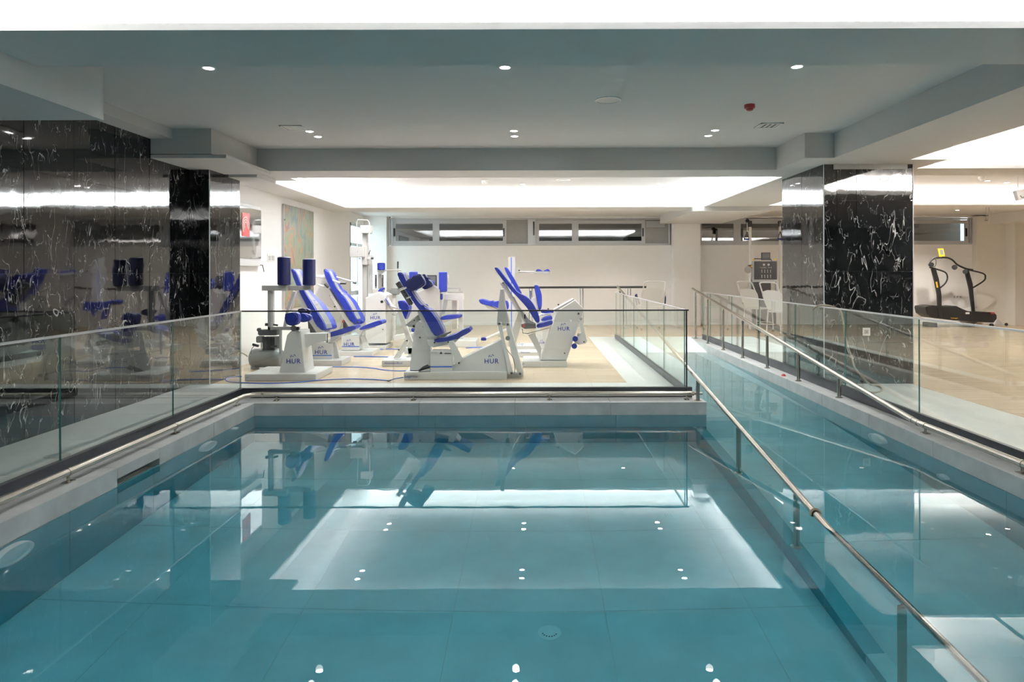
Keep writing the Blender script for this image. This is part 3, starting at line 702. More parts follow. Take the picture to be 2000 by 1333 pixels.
# --- 1: hip machine with two upright rollers
t = thing('hip_machine', 'white strength machine nearest the left glass corner with two upright navy rollers', 'gym machine', base(3, 500, 1200, 10.2), 'white and blue strength machines')
platform(t, 3, 85, 745, 1195, 1258, 9.98, .85)
poly(t, 'column_housing', 3, [(402, 1192), (478, 832), (515, 795), (605, 795), (650, 1192)], 10.15, .42, 'white', .01)
poly(t, 'support_beam', 3, [(600, 822), (845, 815), (845, 882), (640, 950), (600, 950)], 10.3, .16, 'white', .006)
rect(t, 'upright_tube', 3, 298, 415, 322, 787, 10.25, .07, 'grey'); rect(t, 'upright_tube', 3, 322, 415, 347, 787, 10.27, .07, 'white')  # one square post; shading of its two faces put into grey and white
rect(t, 'roller_arm', 3, 243, 372, 470, 420, 10.22, .10, 'grey'); rect(t, 'roller_arm', 3, 448, 374, 698, 416, 10.38, .08, 'stripe')
vroll(t, 3, 452, 104, 370, 60, 10.27); vroll(t, 3, 684, 121, 372, 58, 10.42)
rect(t, 'lower_arm', 3, 300, 756, 590, 787, 10.25, .07, 'stripe'); tb(t, 'pivot_knob', 3, [(540, 770, 10.15), (540, 770, 10.25)], 28, 'dgrey'); tb(t, 'pivot_knob', 3, [(578, 772, 10.1), (578, 772, 10.25)], 16, 'black')
tb(t, 'weight_pole', 3, [(420, 785, 10.6), (420, 1010, 10.6)], 14, 'grey')
pad(t, 'hip_pad', 3, [(455, 650), (475, 630), (555, 625), (580, 660), (572, 725), (522, 748), (466, 725)], 10.25, .16, 'blue', bev=.03)
pad(t, 'thigh_pad', 3, [(575, 645), (620, 632), (690, 655), (682, 700), (600, 712)], 10.5, .14, 'blue', bev=.03)
pad(t, 'rear_pad', 3, [(572, 600), (620, 585), (680, 600), (676, 640), (600, 645)], 10.75, .14, 'navy', bev=.03)
tb(t, 'lock_knob', 3, [(275, 733, 10.2), (300, 735, 10.22)], 14, 'black'); tb(t, 'lock_knob', 3, [(350, 733, 10.2), (395, 742, 10.22)], 9, 'black')
poly(t, 'rear_leg', 3, [(530, 425), (560, 428), (490, 610), (470, 760), (440, 760), (470, 600)], 10.8, .08, 'white')
rect(t, 'end_plate', 3, 845, 818, 858, 905, 10.32, .14, 'chrome'); poly(t, 'seat_bracket', 3, [(860, 860), (935, 842), (1000, 830), (900, 905), (862, 905)], 10.9, .1, 'grey')
logo(t, 3, 537, 1077, 132, 10.148); lettering(t, 'Abd', 3, 105, 1228, 26, 9.978, shear=.3)

# --- 2, 3: two reclining press machines behind it
t = thing('chest_press', 'reclined blue and grey machine seat behind the upright navy rollers', 'gym machine', base(3, 850, 1100, 11.8), 'white and blue strength machines')
platform(t, 3, 560, 985, 1066, 1115, 11.6, .62)
rect(t, 'stack_box', 3, 705, 912, 895, 1062, 11.75, .3, 'white'); rect(t, 'box_stripe', 3, 706, 1018, 894, 1026, 11.747, .004, 'hose', bev=0)
logo(t, 3, 795, 993, 118, 11.748)
poly(t, 'back_frame', 3, [(545, 425), (590, 425), (660, 560), (760, 730), (835, 800), (830, 830), (755, 815), (640, 640)], 11.8, .30, 'white', .004)
pad(t, 'backrest', 3, [(516, 240), (530, 219), (560, 250), (600, 350), (655, 455), (700, 525), (750, 610), (800, 690), (835, 770), (800, 788), (745, 730), (690, 620), (635, 510), (580, 400)], 11.75, .38, 'blue', (.10, .55), sh=.10)
pad(t, 'seat', 3, [(862, 822), (900, 800), (1085, 748), (1110, 758), (1105, 782), (1000, 822), (882, 852), (862, 845)], 11.75, .36, 'blue')
poly(t, 'seat_frame', 3, [(862, 852), (1000, 826), (930, 880), (905, 960), (880, 910)], 11.85, .1, 'grey'); tb(t, 'seat_hinge', 3, [(845, 830, 11.85), (880, 905, 11.85)], 14, 'dgrey')
poly(t, 'front_strut', 3, [(900, 905), (925, 875), (965, 1045), (900, 1045)], 11.9, .08, 'white'); poly(t, 'rear_strut', 3, [(475, 600), (530, 420), (565, 430), (515, 610)], 11.95, .08, 'white')
poly(t, 'weight_shroud', 3, [(670, 700), (720, 700), (755, 815), (680, 815)], 12.05, .05, 'dgrey'); rect(t, 'red_label', 3, 680, 940, 705, 968, 11.74, .02, 'red')
t = thing('chest_press', 'reclined machine by the left wall with pale handle bars over its blue backrest', 'gym machine', base(3, 1100, 1000, 13.1), 'white and blue strength machines')
platform(t, 3, 925, 1268, 982, 1024, 12.9, .65)
rect(t, 'stack_box', 3, 985, 842, 1152, 975, 13.05, .3, 'white'); rect(t, 'box_stripe', 3, 986, 936, 1151, 943, 13.047, .004, 'hose', bev=0); logo(t, 3, 1055, 920, 100, 13.048)
poly(t, 'side_shroud', 3, [(750, 275), (860, 270), (930, 440), (1000, 610), (860, 570), (740, 500)], 13.3, .06, 'white', .01)
for x, y in ((882, 465), (922, 568)): bolt(t, 3, x, y, 7, 13.3)
pad(t, 'backrest', 3, [(817, 240), (835, 219), (865, 250), (905, 340), (955, 430), (1000, 470), (1055, 560), (1100, 650), (1125, 705), (1095, 725), (1040, 650), (990, 560), (935, 470), (870, 370)], 13.0, .42, 'blue', (.12, .52), sh=.07)
poly(t, 'back_frame', 3, [(870, 400), (930, 500), (1000, 610), (1060, 700), (1100, 728), (1120, 780), (1060, 770), (960, 610), (880, 480)], 13.05, .3, 'white', .004)
pad(t, 'seat', 3, [(1150, 775), (1185, 750), (1325, 698), (1357, 706), (1352, 735), (1240, 768), (1165, 785)], 13.0, .4, 'blue'); pad(t, 'hip_pad', 3, [(1110, 705), (1150, 690), (1178, 705), (1170, 728), (1120, 728)], 13.15, .2, 'blue')
poly(t, 'seat_frame', 3, [(1095, 735), (1150, 770), (1300, 758), (1180, 800), (1160, 840), (1120, 800)], 13.1, .1, 'white'); poly(t, 'front_strut', 3, [(1160, 850), (1195, 835), (1240, 955), (1190, 960)], 13.1, .08, 'white')
poly(t, 'rear_strut', 3, [(975, 640), (1015, 640), (950, 830), (915, 830)], 13.2, .08, 'white')
tb(t, 'handle_bar', 3, [(750, 290, 13.1), (850, 305, 13.1), (980, 350, 13.0)], 10, 'white'); tb(t, 'handle_grip', 3, [(972, 350, 13.0), (1028, 351, 13.0)], 11, 'black')
tb(t, 'handle_bar', 3, [(895, 282, 13.4), (1000, 312, 13.4), (1100, 338, 13.4)], 8, 'white'); tb(t, 'handle_grip', 3, [(1092, 342, 13.4), (1122, 344, 13.4)], 15, 'dgrey')
tb(t, 'handle_bar', 3, [(762, 362, 13.0), (845, 390, 13.0)], 9, 'white'); tb(t, 'handle_grip', 3, [(832, 355, 12.98), (862, 390, 12.98)], 13, 'black')
rect(t, 'red_label', 3, 990, 695, 1008, 718, 13.04, .01, 'red'); rect(t, 'weight_stack', 3, 1000, 690, 1032, 780, 13.3, .15, 'dgrey')

# --- compressor
t = thing('air_compressor', 'small air compressor with a grey tank and black motor behind the first machine', 'compressor', base(3, 290, 1130, 11.3))
c_ = cw(3, 290, 1045, 11.3); R_ = 88/4.76*11.3/F; HL = 158/4.76*11.3/F
obj('tank', lathe(bmesh.new(), [(.0001, -HL), (R_*.5, -HL*.97), (R_*.85, -HL*.88), (R_, -HL*.7), (R_, HL*.7), (R_*.85, HL*.88), (R_*.5, HL*.97), (.0001, HL)], c_, 'x', 28), 'tank', t, smooth=True)
for x in (180, 395):
    a = cw(3, x, 1120, 11.3); obj('tank_foot', B(a.x-.03, a.x+.03, 11.2, 11.4, 0, .12, bev=.004), 'tank', t)
bm = bmesh.new()
for i in range(9):
    a, d = cw(3, 262+i*13, 965, 11.25), cw(3, 270+i*13, 850, 11.25); bx(bm, a.x, d.x, 11.2, 11.42, a.z, d.z)
obj('motor_fins', bm, 'black', t)
rect(t, 'motor_body', 3, 258, 868, 368, 958, 11.22, .18, 'black', .01); rect(t, 'motor_top', 3, 205, 784, 380, 838, 11.2, .22, 'black', .015); rect(t, 'air_filter', 3, 195, 768, 225, 800, 11.2, .08, 'black', .01)
rect(t, 'pressure_switch', 3, 188, 845, 250, 905, 11.2, .12, 'dgrey', .012); tb(t, 'valve', 3, [(160, 920, 11.2), (215, 935, 11.2)], 12, 'black'); tb(t, 'valve', 3, [(240, 900, 11.2), (240, 975, 11.2)], 8, 'steel'); tb(t, 'valve', 3, [(330, 940, 11.18), (388, 935, 11.18)], 10, 'black')
tb(t, 'power_cord', 3, [(175, 930, 11.2), (148, 970, 11.18), (142, 1050, 11.18), (160, 1130, 11.2)], 3, 'black', 6, 4)

# --- white cabinet machine by the lifting tower
t = thing('leg_extension', 'tall white cabinet machine with a pointed top before the grey hoist tower', 'gym machine', base(4, 160, 930, 14.3), 'white and blue strength machines')
platform(t, 4, 20, 252, 912, 945, 14.0, .75)
poly(t, 'cabinet', 4, [(65, 910), (65, 487), (183, 430), (255, 462), (255, 910)], 14.1, .66, 'white', .012); bolt(t, 4, 218, 522, 13, 14.1); bolt(t, 4, 228, 780, 5, 14.1); logo(t, 4, 157, 673, 95, 14.098)
tb(t, 'lever_arm', 4, [(225, 430, 14.5), (300, 560, 14.2), (340, 600, 14.1)], 22, 'white'); tb(t, 'lever_arm', 4, [(250, 500, 14.08), (325, 590, 14.08)], 14, 'stripe')
pad(t, 'shoulder_pad', 4, [(182, 425), (200, 400), (225, 393), (228, 408), (205, 432)], 14.3, .2, 'blue', bev=.01); pad(t, 'lever_pad', 4, [(250, 490), (275, 520), (300, 560), (290, 562), (262, 530)], 14.05, .12, 'blue', bev=.008)
pad(t, 'roller', 4, [(300, 630), (318, 612), (345, 618), (355, 640), (330, 652)], 14.0, .2, 'stripe', bev=.02); bolt(t, 4, 335, 605, 16, 14.0, 'chrome')
t = thing('hoist_tower', 'tall pale grey lifting tower with two boxes and a tube loop on top', 'gym machine', base(4, 50, 900, 15.2))
platform(t, 4, -10, 110, 890, 900, 15.0, .6)
rect(t, 'main_post', 2, 1458, 440, 1506, 1760, 15.2, .14, 'stripe'); rect(t, 'rear_post', 2, 1528, 700, 1562, 1140, 15.3, .1, 'grey'); rect(t, 'head_box', 2, 1430, 353, 1552, 447, 15.1, .2, 'stripe', .008)
rect(t, 'motor_box', 2, 1310, 602, 1482, 722, 15.05, .25, 'stripe', .008); rect(t, 'carriage', 2, 1450, 590, 1512, 810, 15.1, .25, 'stripe', .01); rect(t, 'bracket', 2, 1510, 718, 1580, 748, 15.1, .08, 'grey'); tb(t, 'knob', 2, [(1560, 732, 15.1), (1582, 732, 15.1)], 14, 'black')
tb(t, 'tube_loop', 2, [(1398, 600, 15.1), (1392, 320, 15.1), (1405, 292, 15.1), (1515, 295, 15.1), (1536, 320, 15.1), (1536, 660, 15.1)], 6, 'grey', 8)
tb(t, 'lever', 2, [(1530, 690, 15.1), (1548, 640, 15.1)], 5, 'black'); tb(t, 'lever', 2, [(1412, 735, 15.1), (1440, 738, 15.1)], 6, 'dgrey'); lettering(t, 'i', 2, 1400, 655, 10, 15.048, shear=.3)
rect(t, 'side_guard', 4, 28, 640, 62, 895, 15.1, .06, 'grey')
t = thing('arm_curl_machine', 'machine with a teal blue roller over two springs and a black upright grip', 'gym machine', base(4, 190, 450, 16.20), 'white and blue strength machines')
vroll(t, 4, 212, 160, 230, 36, 16.20, 'blue'); tb(t, 'roller_bar', 4, [(235, 229, 16.20), (400, 230, 16.20)], 6, 'stripe'); tb(t, 'grip', 4, [(367, 148, 16.20), (367, 212, 16.20)], 8, 'black'); tb(t, 'grip_stem', 4, [(367, 210, 16.20), (367, 255, 16.20)], 4, 'grey')
for x in (162, 224): tb(t, 'spring', 4, [(x, 272, 16.20), (x, 398, 16.20)], 11, 'chrome'); tb(t, 'spring_core', 4, [(x, 300, 16.14), (x, 380, 16.14)], 5, 'black')
rect(t, 'centre_post', 4, 182, 240, 206, 405, 16.25, .08, 'stripe'); rect(t, 'base_box', 4, 130, 405, 258, 470, 16.10, .3, 'white', .008); poly(t, 'yoke', 4, [(170, 232), (250, 232), (215, 265), (190, 265)], 16.18, .1, 'grey')
rect(t, 'stand', 4, 150, 470, 240, 960, 16.20, .2, 'white'); rect(t, 'grey_seat', 4, 290, 400, 370, 460, 16.20, .3, 'tank', .03)
rect(t, 'seat_post', 4, 318, 460, 345, 950, 16.30, .08, 'white')

# --- centre rear: cabinet machine with an upright blue roller and a frame table
t = thing('rotary_torso_machine', 'rear centre machine with an upright blue roller and a dark screen', 'gym machine', base(4, 700, 900, 14.6), 'white and blue strength machines')
platform(t, 4, 835, 1095, 880, 938, 14.4, .8); 
poly(t, 'cabinet', 4, [(540, 442), (690, 370), (755, 412), (757, 735), (700, 870), (430, 870), (430, 740), (480, 600)], 14.5, .3, 'stripe', .01)
vroll(t, 4, 787, 243, 432, 39, 14.6, 'blue'); vroll(t, 4, 512, 240, 420, 40, 14.7, 'blue'); rect(t, 'screen', 4, 620, 275, 728, 390, 15.1, .04, 'black', .006); rect(t, 'screen_face', 4, 632, 285, 718, 370, 15.095, .006, 'dgrey', 0)
p_ = cw(4, 838, 318, 15.0); obj('dial', lathe(bmesh.new(), [(.11, -.01), (.12, 0), (.11, .012), (.0001, .016)], p_, 'x', 24), 'stripe', t, smooth=True)
rect(t, 'table_rail', 4, 828, 390, 950, 404, 14.9, .04, 'stripe'); rect(t, 'table_rail', 4, 828, 428, 970, 440, 14.8, .04, 'stripe'); rect(t, 'table_post', 4, 936, 390, 950, 440, 14.85, .04, 'stripe'); rect(t, 'table_beam', 4, 800, 450, 970, 508, 14.8, .3, 'white', .01)
rect(t, 'table_leg', 4, 936, 508, 970, 880, 14.8, .12, 'white'); poly(t, 'table_leg', 4, [(795, 500), (830, 500), (800, 640), (770, 640)], 14.85, .1, 'white'); rect(t, 'pale_box', 4, 870, 512, 915, 778, 15.0, .25, 'cream', .004)
pad(t, 'seat', 4, [(765, 672), (800, 655), (925, 645), (945, 655), (938, 675), (800, 690), (768, 688)], 14.45, .35, 'blue'); poly(t, 'seat_bracket', 4, [(770, 692), (890, 680), (800, 722), (765, 722)], 14.5, .2, 'white')
pad(t, 'side_pad', 4, [(760, 455), (775, 455), (775, 500), (762, 500)], 14.6, .2, 'blue', bev=.01); poly(t, 'cabinet_foot', 4, [(325, 840), (520, 810), (525, 850), (330, 885)], 14.3, .3, 'white')
pad(t, 'arm_pad', 4, [(590, 300), (630, 310), (700, 340), (690, 362), (620, 400), (585, 380)], 14.4, .2, 'blue', bev=.03)

# --- abdomen / back machine
t = thing('abdomen_machine', 'low lever machine with a small blue back pad left of the front leg press', 'gym machine', base(4, 350, 1100, 11.6), 'white and blue strength machines')
platform(t, 4, 218, 560, 1066, 1124, 11.45, .7); lettering(t, 'Abdomen/Back', 4, 322, 1094, 175, 11.448, shear=.35)
poly(t, 'lever_arm', 4, [(358, 600), (388, 590), (430, 690), (480, 840), (515, 925), (490, 942), (445, 880)], 11.65, .09, 'white'); poly(t, 'lower_link', 4, [(436, 872), (470, 890), (380, 1050), (325, 1050)], 11.6, .09, 'white')
pad(t, 'back_pad', 4, [(365, 530), (385, 515), (430, 520), (462, 556), (468, 600), (430, 692), (402, 640)], 11.7, .3, 'blue', bev=.02); bolt(t, 4, 452, 883, 8, 11.6); bolt(t, 4, 376, 968, 8, 11.6)
pad(t, 'knee_pad', 4, [(490, 775), (522, 765), (525, 800), (495, 803)], 11.9, .2, 'blue', bev=.02); tb(t, 'lever_tube', 4, [(300, 575, 11.7), (350, 582, 11.7), (375, 600, 11.7)], 8, 'chrome'); rect(t, 'rear_box', 4, 425, 952, 665, 1010, 11.9, .2, 'white')
poly(t, 'column', 4, [(450, 880), (520, 800), (540, 800), (500, 1064), (470, 1064)], 11.9, .2, 'white')

# --- the front leg press
t = thing('leg_press', 'front leg press machine with navy headrest pads and a wedge shaped white base', 'gym machine', base(4, 900, 1230, 10.4), 'white and blue strength machines')
platform(t, 4, 422, 1380, 1176, 1250, 10.04, .75); lettering(t, 'Legpress', 4, 488, 1217, 125, 10.038, shear=.35)
poly(t, 'wedge_housing', 4, [(868, 1178), (868, 1130), (935, 1065), (1345, 868), (1386, 1178)], 10.14, .3, 'white', .008); logo(t, 4, 1237, 1077, 132, 10.138)
rect(t, 'stack_box', 4, 667, 985, 872, 1178, 10.1, .32, 'white', .005); rect(t, 'box_stripe', 4, 668, 1122, 871, 1133, 10.097, .004, 'hose', bev=0); lettering(t, 'HUR', 4, 707, 1000, 60, 10.098, m='grey'); rect(t, 'data_plate', 4, 800, 1000, 862, 1007, 10.097, .004, 'black', bev=0); poly(t, 'warning_mark', 4, [(752, 1008), (768, 985), (784, 1008)], 10.095, .004, 'black', 0)
poly(t, 'column', 4, [(474, 1178), (512, 830), (530, 740), (560, 700), (630, 740), (668, 900), (668, 1178)], 10.35, .22, 'white', .006)
poly(t, 'side_plate', 4, [(430, 742), (560, 640), (640, 630), (640, 740), (560, 790), (450, 745)], 10.5, .06, 'grey', .004)
poly(t, 'back_frame', 4, [(545, 610), (590, 610), (650, 720), (705, 835), (760, 850), (830, 838), (830, 868), (660, 872), (635, 850), (600, 750)], 10.3, .28, 'white', .004)
pad(t, 'backrest', 4, [(362, 275), (378, 250), (412, 262), (445, 330), (495, 430), (545, 510), (600, 568), (660, 600), (720, 680), (765, 760), (788, 825), (740, 838), (700, 832), (645, 735), (595, 640), (535, 560), (480, 480), (420, 385)], 10.2, .38, 'blue', (.40, .72))
pad(t, 'headrest', 4, [(438, 335), (550, 266), (590, 290), (614, 365), (500, 424), (460, 400)], 10.12, .16, 'navy', bev=.025); pad(t, 'headrest', 4, [(585, 280), (615, 268), (640, 310), (680, 345), (685, 380), (610, 408), (580, 360)], 10.4, .16, 'navy', bev=.025)
poly(t, 'adjuster_rail', 4, [(343, 355), (375, 333), (502, 540), (470, 560)], 10.3, .10, 'dgrey', .004)
for i in range(7): rect(t, 'adjuster_notch', 4, 362+i*18, 352+i*27, 380+i*18, 358+i*27, 10.29, .02, 'black', 0)
tb(t, 'rail_clamp', 4, [(385, 412, 10.15), (450, 388, 10.12)], 10, 'chrome'); tb(t, 'rail_clamp', 4, [(445, 492, 10.2), (490, 475, 10.2)], 8, 'chrome')
pad(t, 'seat', 4, [(706, 884), (740, 865), (860, 845), (1005, 768), (1035, 780), (1036, 805), (910, 868), (770, 898), (715, 896)], 10.22, .36, 'blue')
poly(t, 'seat_frame', 4, [(635, 875), (700, 872), (720, 898), (900, 872), (940, 862), (900, 905), (700, 947), (648, 930)], 10.26, .28, 'white', .004)
poly(t, 'seat_lever', 4, [(750, 835), (858, 798), (862, 808), (800, 850), (755, 858)], 10.12, .05, 'dgrey', .005)
poly(t, 'front_link', 4, [(826, 897), (882, 890), (918, 960), (968, 1052), (925, 1105), (882, 1085), (895, 1050)], 10.1, .05, 'white')
for x, y, r_ in ((607, 753, 9), (515, 750, 12), (520, 695, 7), (572, 856, 7), (708, 903, 8), (835, 897, 8), (935, 1092, 9), (495, 546, 8)): bolt(t, 4, x, y, r_, 10.09 if y > 860 else 10.34)
poly(t, 'foot_plate', 4, [(1320, 408), (1348, 405), (1355, 530), (1405, 735), (1395, 745), (1292, 740), (1288, 725), (1300, 560)], 10.2, .34, 'grey', .006)
poly(t, 'link_arm', 4, [(1292, 720), (1330, 712), (1358, 880), (1440, 1190), (1425, 1205), (1400, 1200), (1330, 880)], 10.1, .05, 'white'); poly(t, 'link_arm', 4, [(1368, 730), (1408, 720), (1425, 800), (1535, 1185), (1525, 1212), (1488, 1212), (1420, 1000)], 10.16, .2, 'white')
for x, y in ((1310, 725), (1389, 733), (1425, 1187), (1505, 1193)): bolt(t, 4, x, y, 17, 10.1 if x != 1505 else 10.15, 'stripe'); bolt(t, 4, x, y, 9, 10.085 if x != 1505 else 10.135)
rect(t, 'link_foot', 4, 1386, 1192, 1532, 1218, 10.18, .25, 'grey'); tb(t, 'cable', 4, [(1345, 900, 10.15), (1390, 980, 10.12), (1435, 1040, 10.12), (1455, 1130, 10.13), (1450, 1190, 10.14)], 3, 'black', 6, 4)
tb(t, 'buffer', 4, [(1388, 862, 10.12), (1388, 862, 10.3)], 22, 'tank'); tb(t, 'control_cable', 4, [(480, 1160, 10.02), (560, 1160, 10.02), (600, 1130, 10.1), (650, 1110, 10.09)], 5, 'black', 6, 4); poly(t, 'foot_pedal', 4, [(550, 1165), (580, 1140), (655, 1120), (665, 1140), (570, 1170)], 10.06, .1, 'black', .004)

# --- the right hand machine
t = thing('leg_curl_machine', 'right machine with a tall slanted white housing and a reclined blue backrest', 'gym machine', base(5, 780, 1100, 11.6), 'white and blue strength machines')
platform(t, 5, 478, 890, 1068, 1122, 11.35, .75); lettering(t, 'al', 5, 487, 1100, 16, 11.348, shear=.35)
poly(t, 'housing', 5, [(640, 1066), (800, 606), (968, 504), (1050, 588), (1035, 640), (980, 790), (890, 1066)], 11.45, .42, 'white', .01); poly(t, 'housing_trim', 5, [(770, 598), (955, 495), (966, 504), (800, 606), (790, 620)], 11.5, .36, 'stripe', .002); logo(t, 5, 860, 775, 112, 11.448)
bolt(t, 5, 1000, 632, 16, 11.45, 'grey'); bolt(t, 5, 1000, 632, 8, 11.435); bolt(t, 5, 925, 700, 10, 11.45, 'socket'); bolt(t, 5, 870, 1001, 6, 11.45); bolt(t, 5, 812, 549, 8, 11.6); bolt(t, 5, 718, 588, 8, 11.7)
poly(t, 'lever_arm', 5, [(1000, 690), (1032, 690), (1068, 850), (1080, 890), (1068, 910), (1000, 922), (960, 905), (990, 830), (1025, 810)], 11.4, .06, 'white'); bolt(t, 5, 1022, 680, 16, 11.4, 'stripe'); bolt(t, 5, 1050, 895, 7, 11.4); bolt(t, 5, 1000, 828, 14, 11.4, 'stripe')
tb(t, 'ankle_roller', 5, [(968, 868, 11.2), (968, 868, 11.9)], 26, 'blue', 16); tb(t, 'ankle_roller', 5, [(960, 935, 11.2), (960, 935, 11.9)], 26, 'blue', 16)
pad(t, 'backrest', 5, [(221, 218), (236, 204), (262, 222), (330, 312), (410, 410), (450, 445), (520, 480), (570, 535), (605, 595), (632, 660), (636, 708), (610, 718), (570, 660), (520, 580), (450, 500), (370, 415), (290, 315)], 11.5, .32, 'blue')
poly(t, 'back_frame', 5, [(268, 352), (312, 338), (360, 430), (440, 560), (530, 690), (590, 722), (560, 745), (500, 722), (420, 600), (360, 500)], 11.6, .16, 'white', .004); bolt(t, 5, 300, 348, 9, 11.6)
poly(t, 'rear_strut', 5, [(440, 620), (475, 700), (425, 880), (390, 1000), (350, 880)], 11.75, .1, 'white'); poly(t, 'frame_bar', 5, [(385, 480), (400, 478), (530, 720), (515, 730)], 11.55, .05, 'stripe')
pad(t, 'seat', 5, [(612, 745), (640, 728), (745, 700), (752, 735), (640, 765), (615, 762)], 11.5, .32, 'blue'); poly(t, 'seat_bracket', 5, [(465, 735), (520, 722), (600, 725), (605, 770), (500, 775), (470, 760)], 11.48, .1, 'dgrey'); tb(t, 'seat_latch', 5, [(470, 775, 11.45), (480, 815, 11.45), (520, 825, 11.45), (700, 775, 11.45), (735, 770, 11.45)], 7, 'chrome', 8)
tb(t, 'latch_knob', 5, [(500, 640, 11.5), (500, 680, 11.5)], 7, 'black'); rect(t, 'red_catch', 5, 480, 732, 500, 760, 11.46, .03, 'red')
poly(t, 'seat_column', 5, [(520, 810), (592, 810), (655, 960), (640, 1066), (625, 1000)], 11.6, .1, 'white')
t = thing('back_extension_machine', 'partly hidden rear machine on the right with a curved upright blue pad', 'gym machine', base(5, 560, 950, 13.0), 'white and blue strength machines')
platform(t, 5, 425, 700, 970, 1015, 12.7, .5); obj('rear_step', B(cw(5, 425, 0, 13.4).x, cw(5, 640, 0, 13.4).x, 13.4, 14.0, 0, .13, bev=.006), 'white', t)
lettering(t, 'Abdomen', 5, 502, 994, 92, 12.698, shear=.35); lettering(t, 'Leg', 5, 462, 914, 50, 13.398, shear=.35)
pad(t, 'backrest', 5, [(311, 214), (326, 203), (350, 228), (400, 310), (452, 410), (470, 450), (440, 440), (400, 380), (350, 295)], 12.6, .3, 'blue')
pad(t, 'chest_pad', 5, [(588, 385), (603, 367), (632, 385), (655, 450), (660, 520), (652, 588), (630, 594), (610, 500)], 12.9, .3, 'blue'); poly(t, 'chest_post', 5, [(560, 490), (608, 478), (630, 590), (640, 800), (600, 800)], 13.0, .1, 'white')
pad(t, 'seat', 5, [(655, 690), (690, 668), (745, 655), (750, 690), (665, 702)], 12.6, .3, 'blue'); pad(t, 'arm_pad', 5, [(655, 600), (700, 600), (760, 605), (758, 628), (660, 628)], 12.8, .2, 'blue'); poly(t, 'column', 5, [(600, 800), (720, 780), (680, 960), (625, 960)], 12.8, .12, 'white'); logo(t, 5, 655, 905, 60, 12.79)
tb(t, 'lever', 5, [(553, 420, 13.0), (553, 500, 13.0)], 8, 'chrome'); tb(t, 'side_tube', 5, [(600, 650, 12.8), (750, 630, 12.8)], 6, 'chrome')

# --- tower with a blue line
t = thing('cable_column', 'square white column with a thin blue line and a blue forked head pad on its arm', 'gym machine', base(5, 376, 800, 14.6), 'white and blue strength machines')
p0, p1 = cw(5, 345, 105, 14.5), cw(5, 408, 105, 14.5); obj('column', B(p0.x, p1.x, 14.5, 14.7, 0, p0.z, bev=.005), 'white', t); q0, q1 = cw(5, 371, 105, 14.497), cw(5, 378, 105, 14.497); obj('blue_line', B(q0.x, q1.x, 14.496, 14.5, .2, q0.z-.01), 'hose', t)
rect(t, 'clamp', 5, 408, 205, 440, 265, 14.5, .12, 'stripe', .01); tb(t, 'clamp_knob', 5, [(440, 230, 14.45), (455, 230, 14.45)], 9, 'black'); tb(t, 'arm_tube', 5, [(438, 246, 14.55), (590, 246, 14.55)], 8, 'stripe'); rect(t, 'pad_tray', 5, 585, 240, 730, 263, 14.45, .2, 'stripe', .006)
pad(t, 'head_pad', 5, [(608, 250), (606, 228), (622, 218), (650, 226), (668, 243), (686, 228), (712, 218), (728, 228), (728, 250), (668, 252)], 14.47, .16, 'blue', bev=.008)
pad(t, 'bench_pad', 5, [(72, 512), (90, 500), (130, 508), (195, 526), (260, 518), (335, 520), (345, 590), (300, 600), (250, 582), (185, 560), (100, 545)], 14.0, .35, 'blue'); poly(t, 'bench_bracket', 5, [(120, 548), (170, 560), (240, 590), (245, 602), (160, 590)], 14.05, .2, 'white')
tb(t, 'front_tube', 5, [(130, 870, 14.0), (340, 775, 14.1)], 12, 'white'); rect(t, 'blue_foot', 5, 92, 858, 140, 885, 13.95, .15, 'blue', .01); rect(t, 'bench_post', 5, 250, 585, 285, 850, 14.1, .1, 'white')

# --- wall bar
t = thing('wall_handrail', 'dark horizontal exercise rail along the back wall', 'handrail', (1.5, 19.2, 0))
a, d = W(1012, 562, 19.2), W(1262, 561, 19.2); obj('rail_bar', tube(bmesh.new(), [a, d], .03, 12), 'black', t, smooth=True)
for x in (1035.5, 1135, 1228):
    p = W(x, 564, 19.2); obj('rail_post', tube(bmesh.new(), [(p.x-.03, 19.2, p.z), (p.x-.03, 19.2, 0)], .02, 10), 'chrome', t, smooth=True); obj('rail_post', tube(bmesh.new(), [(p.x+.05, 19.2, p.z), (p.x+.05, 19.2, 0)], .02, 10), 'chrome', t, smooth=True)
    obj('post_foot', B(p.x-.12, p.x+.14, 19.1, 19.3, 0, .012, bev=.003), 'chrome', t)

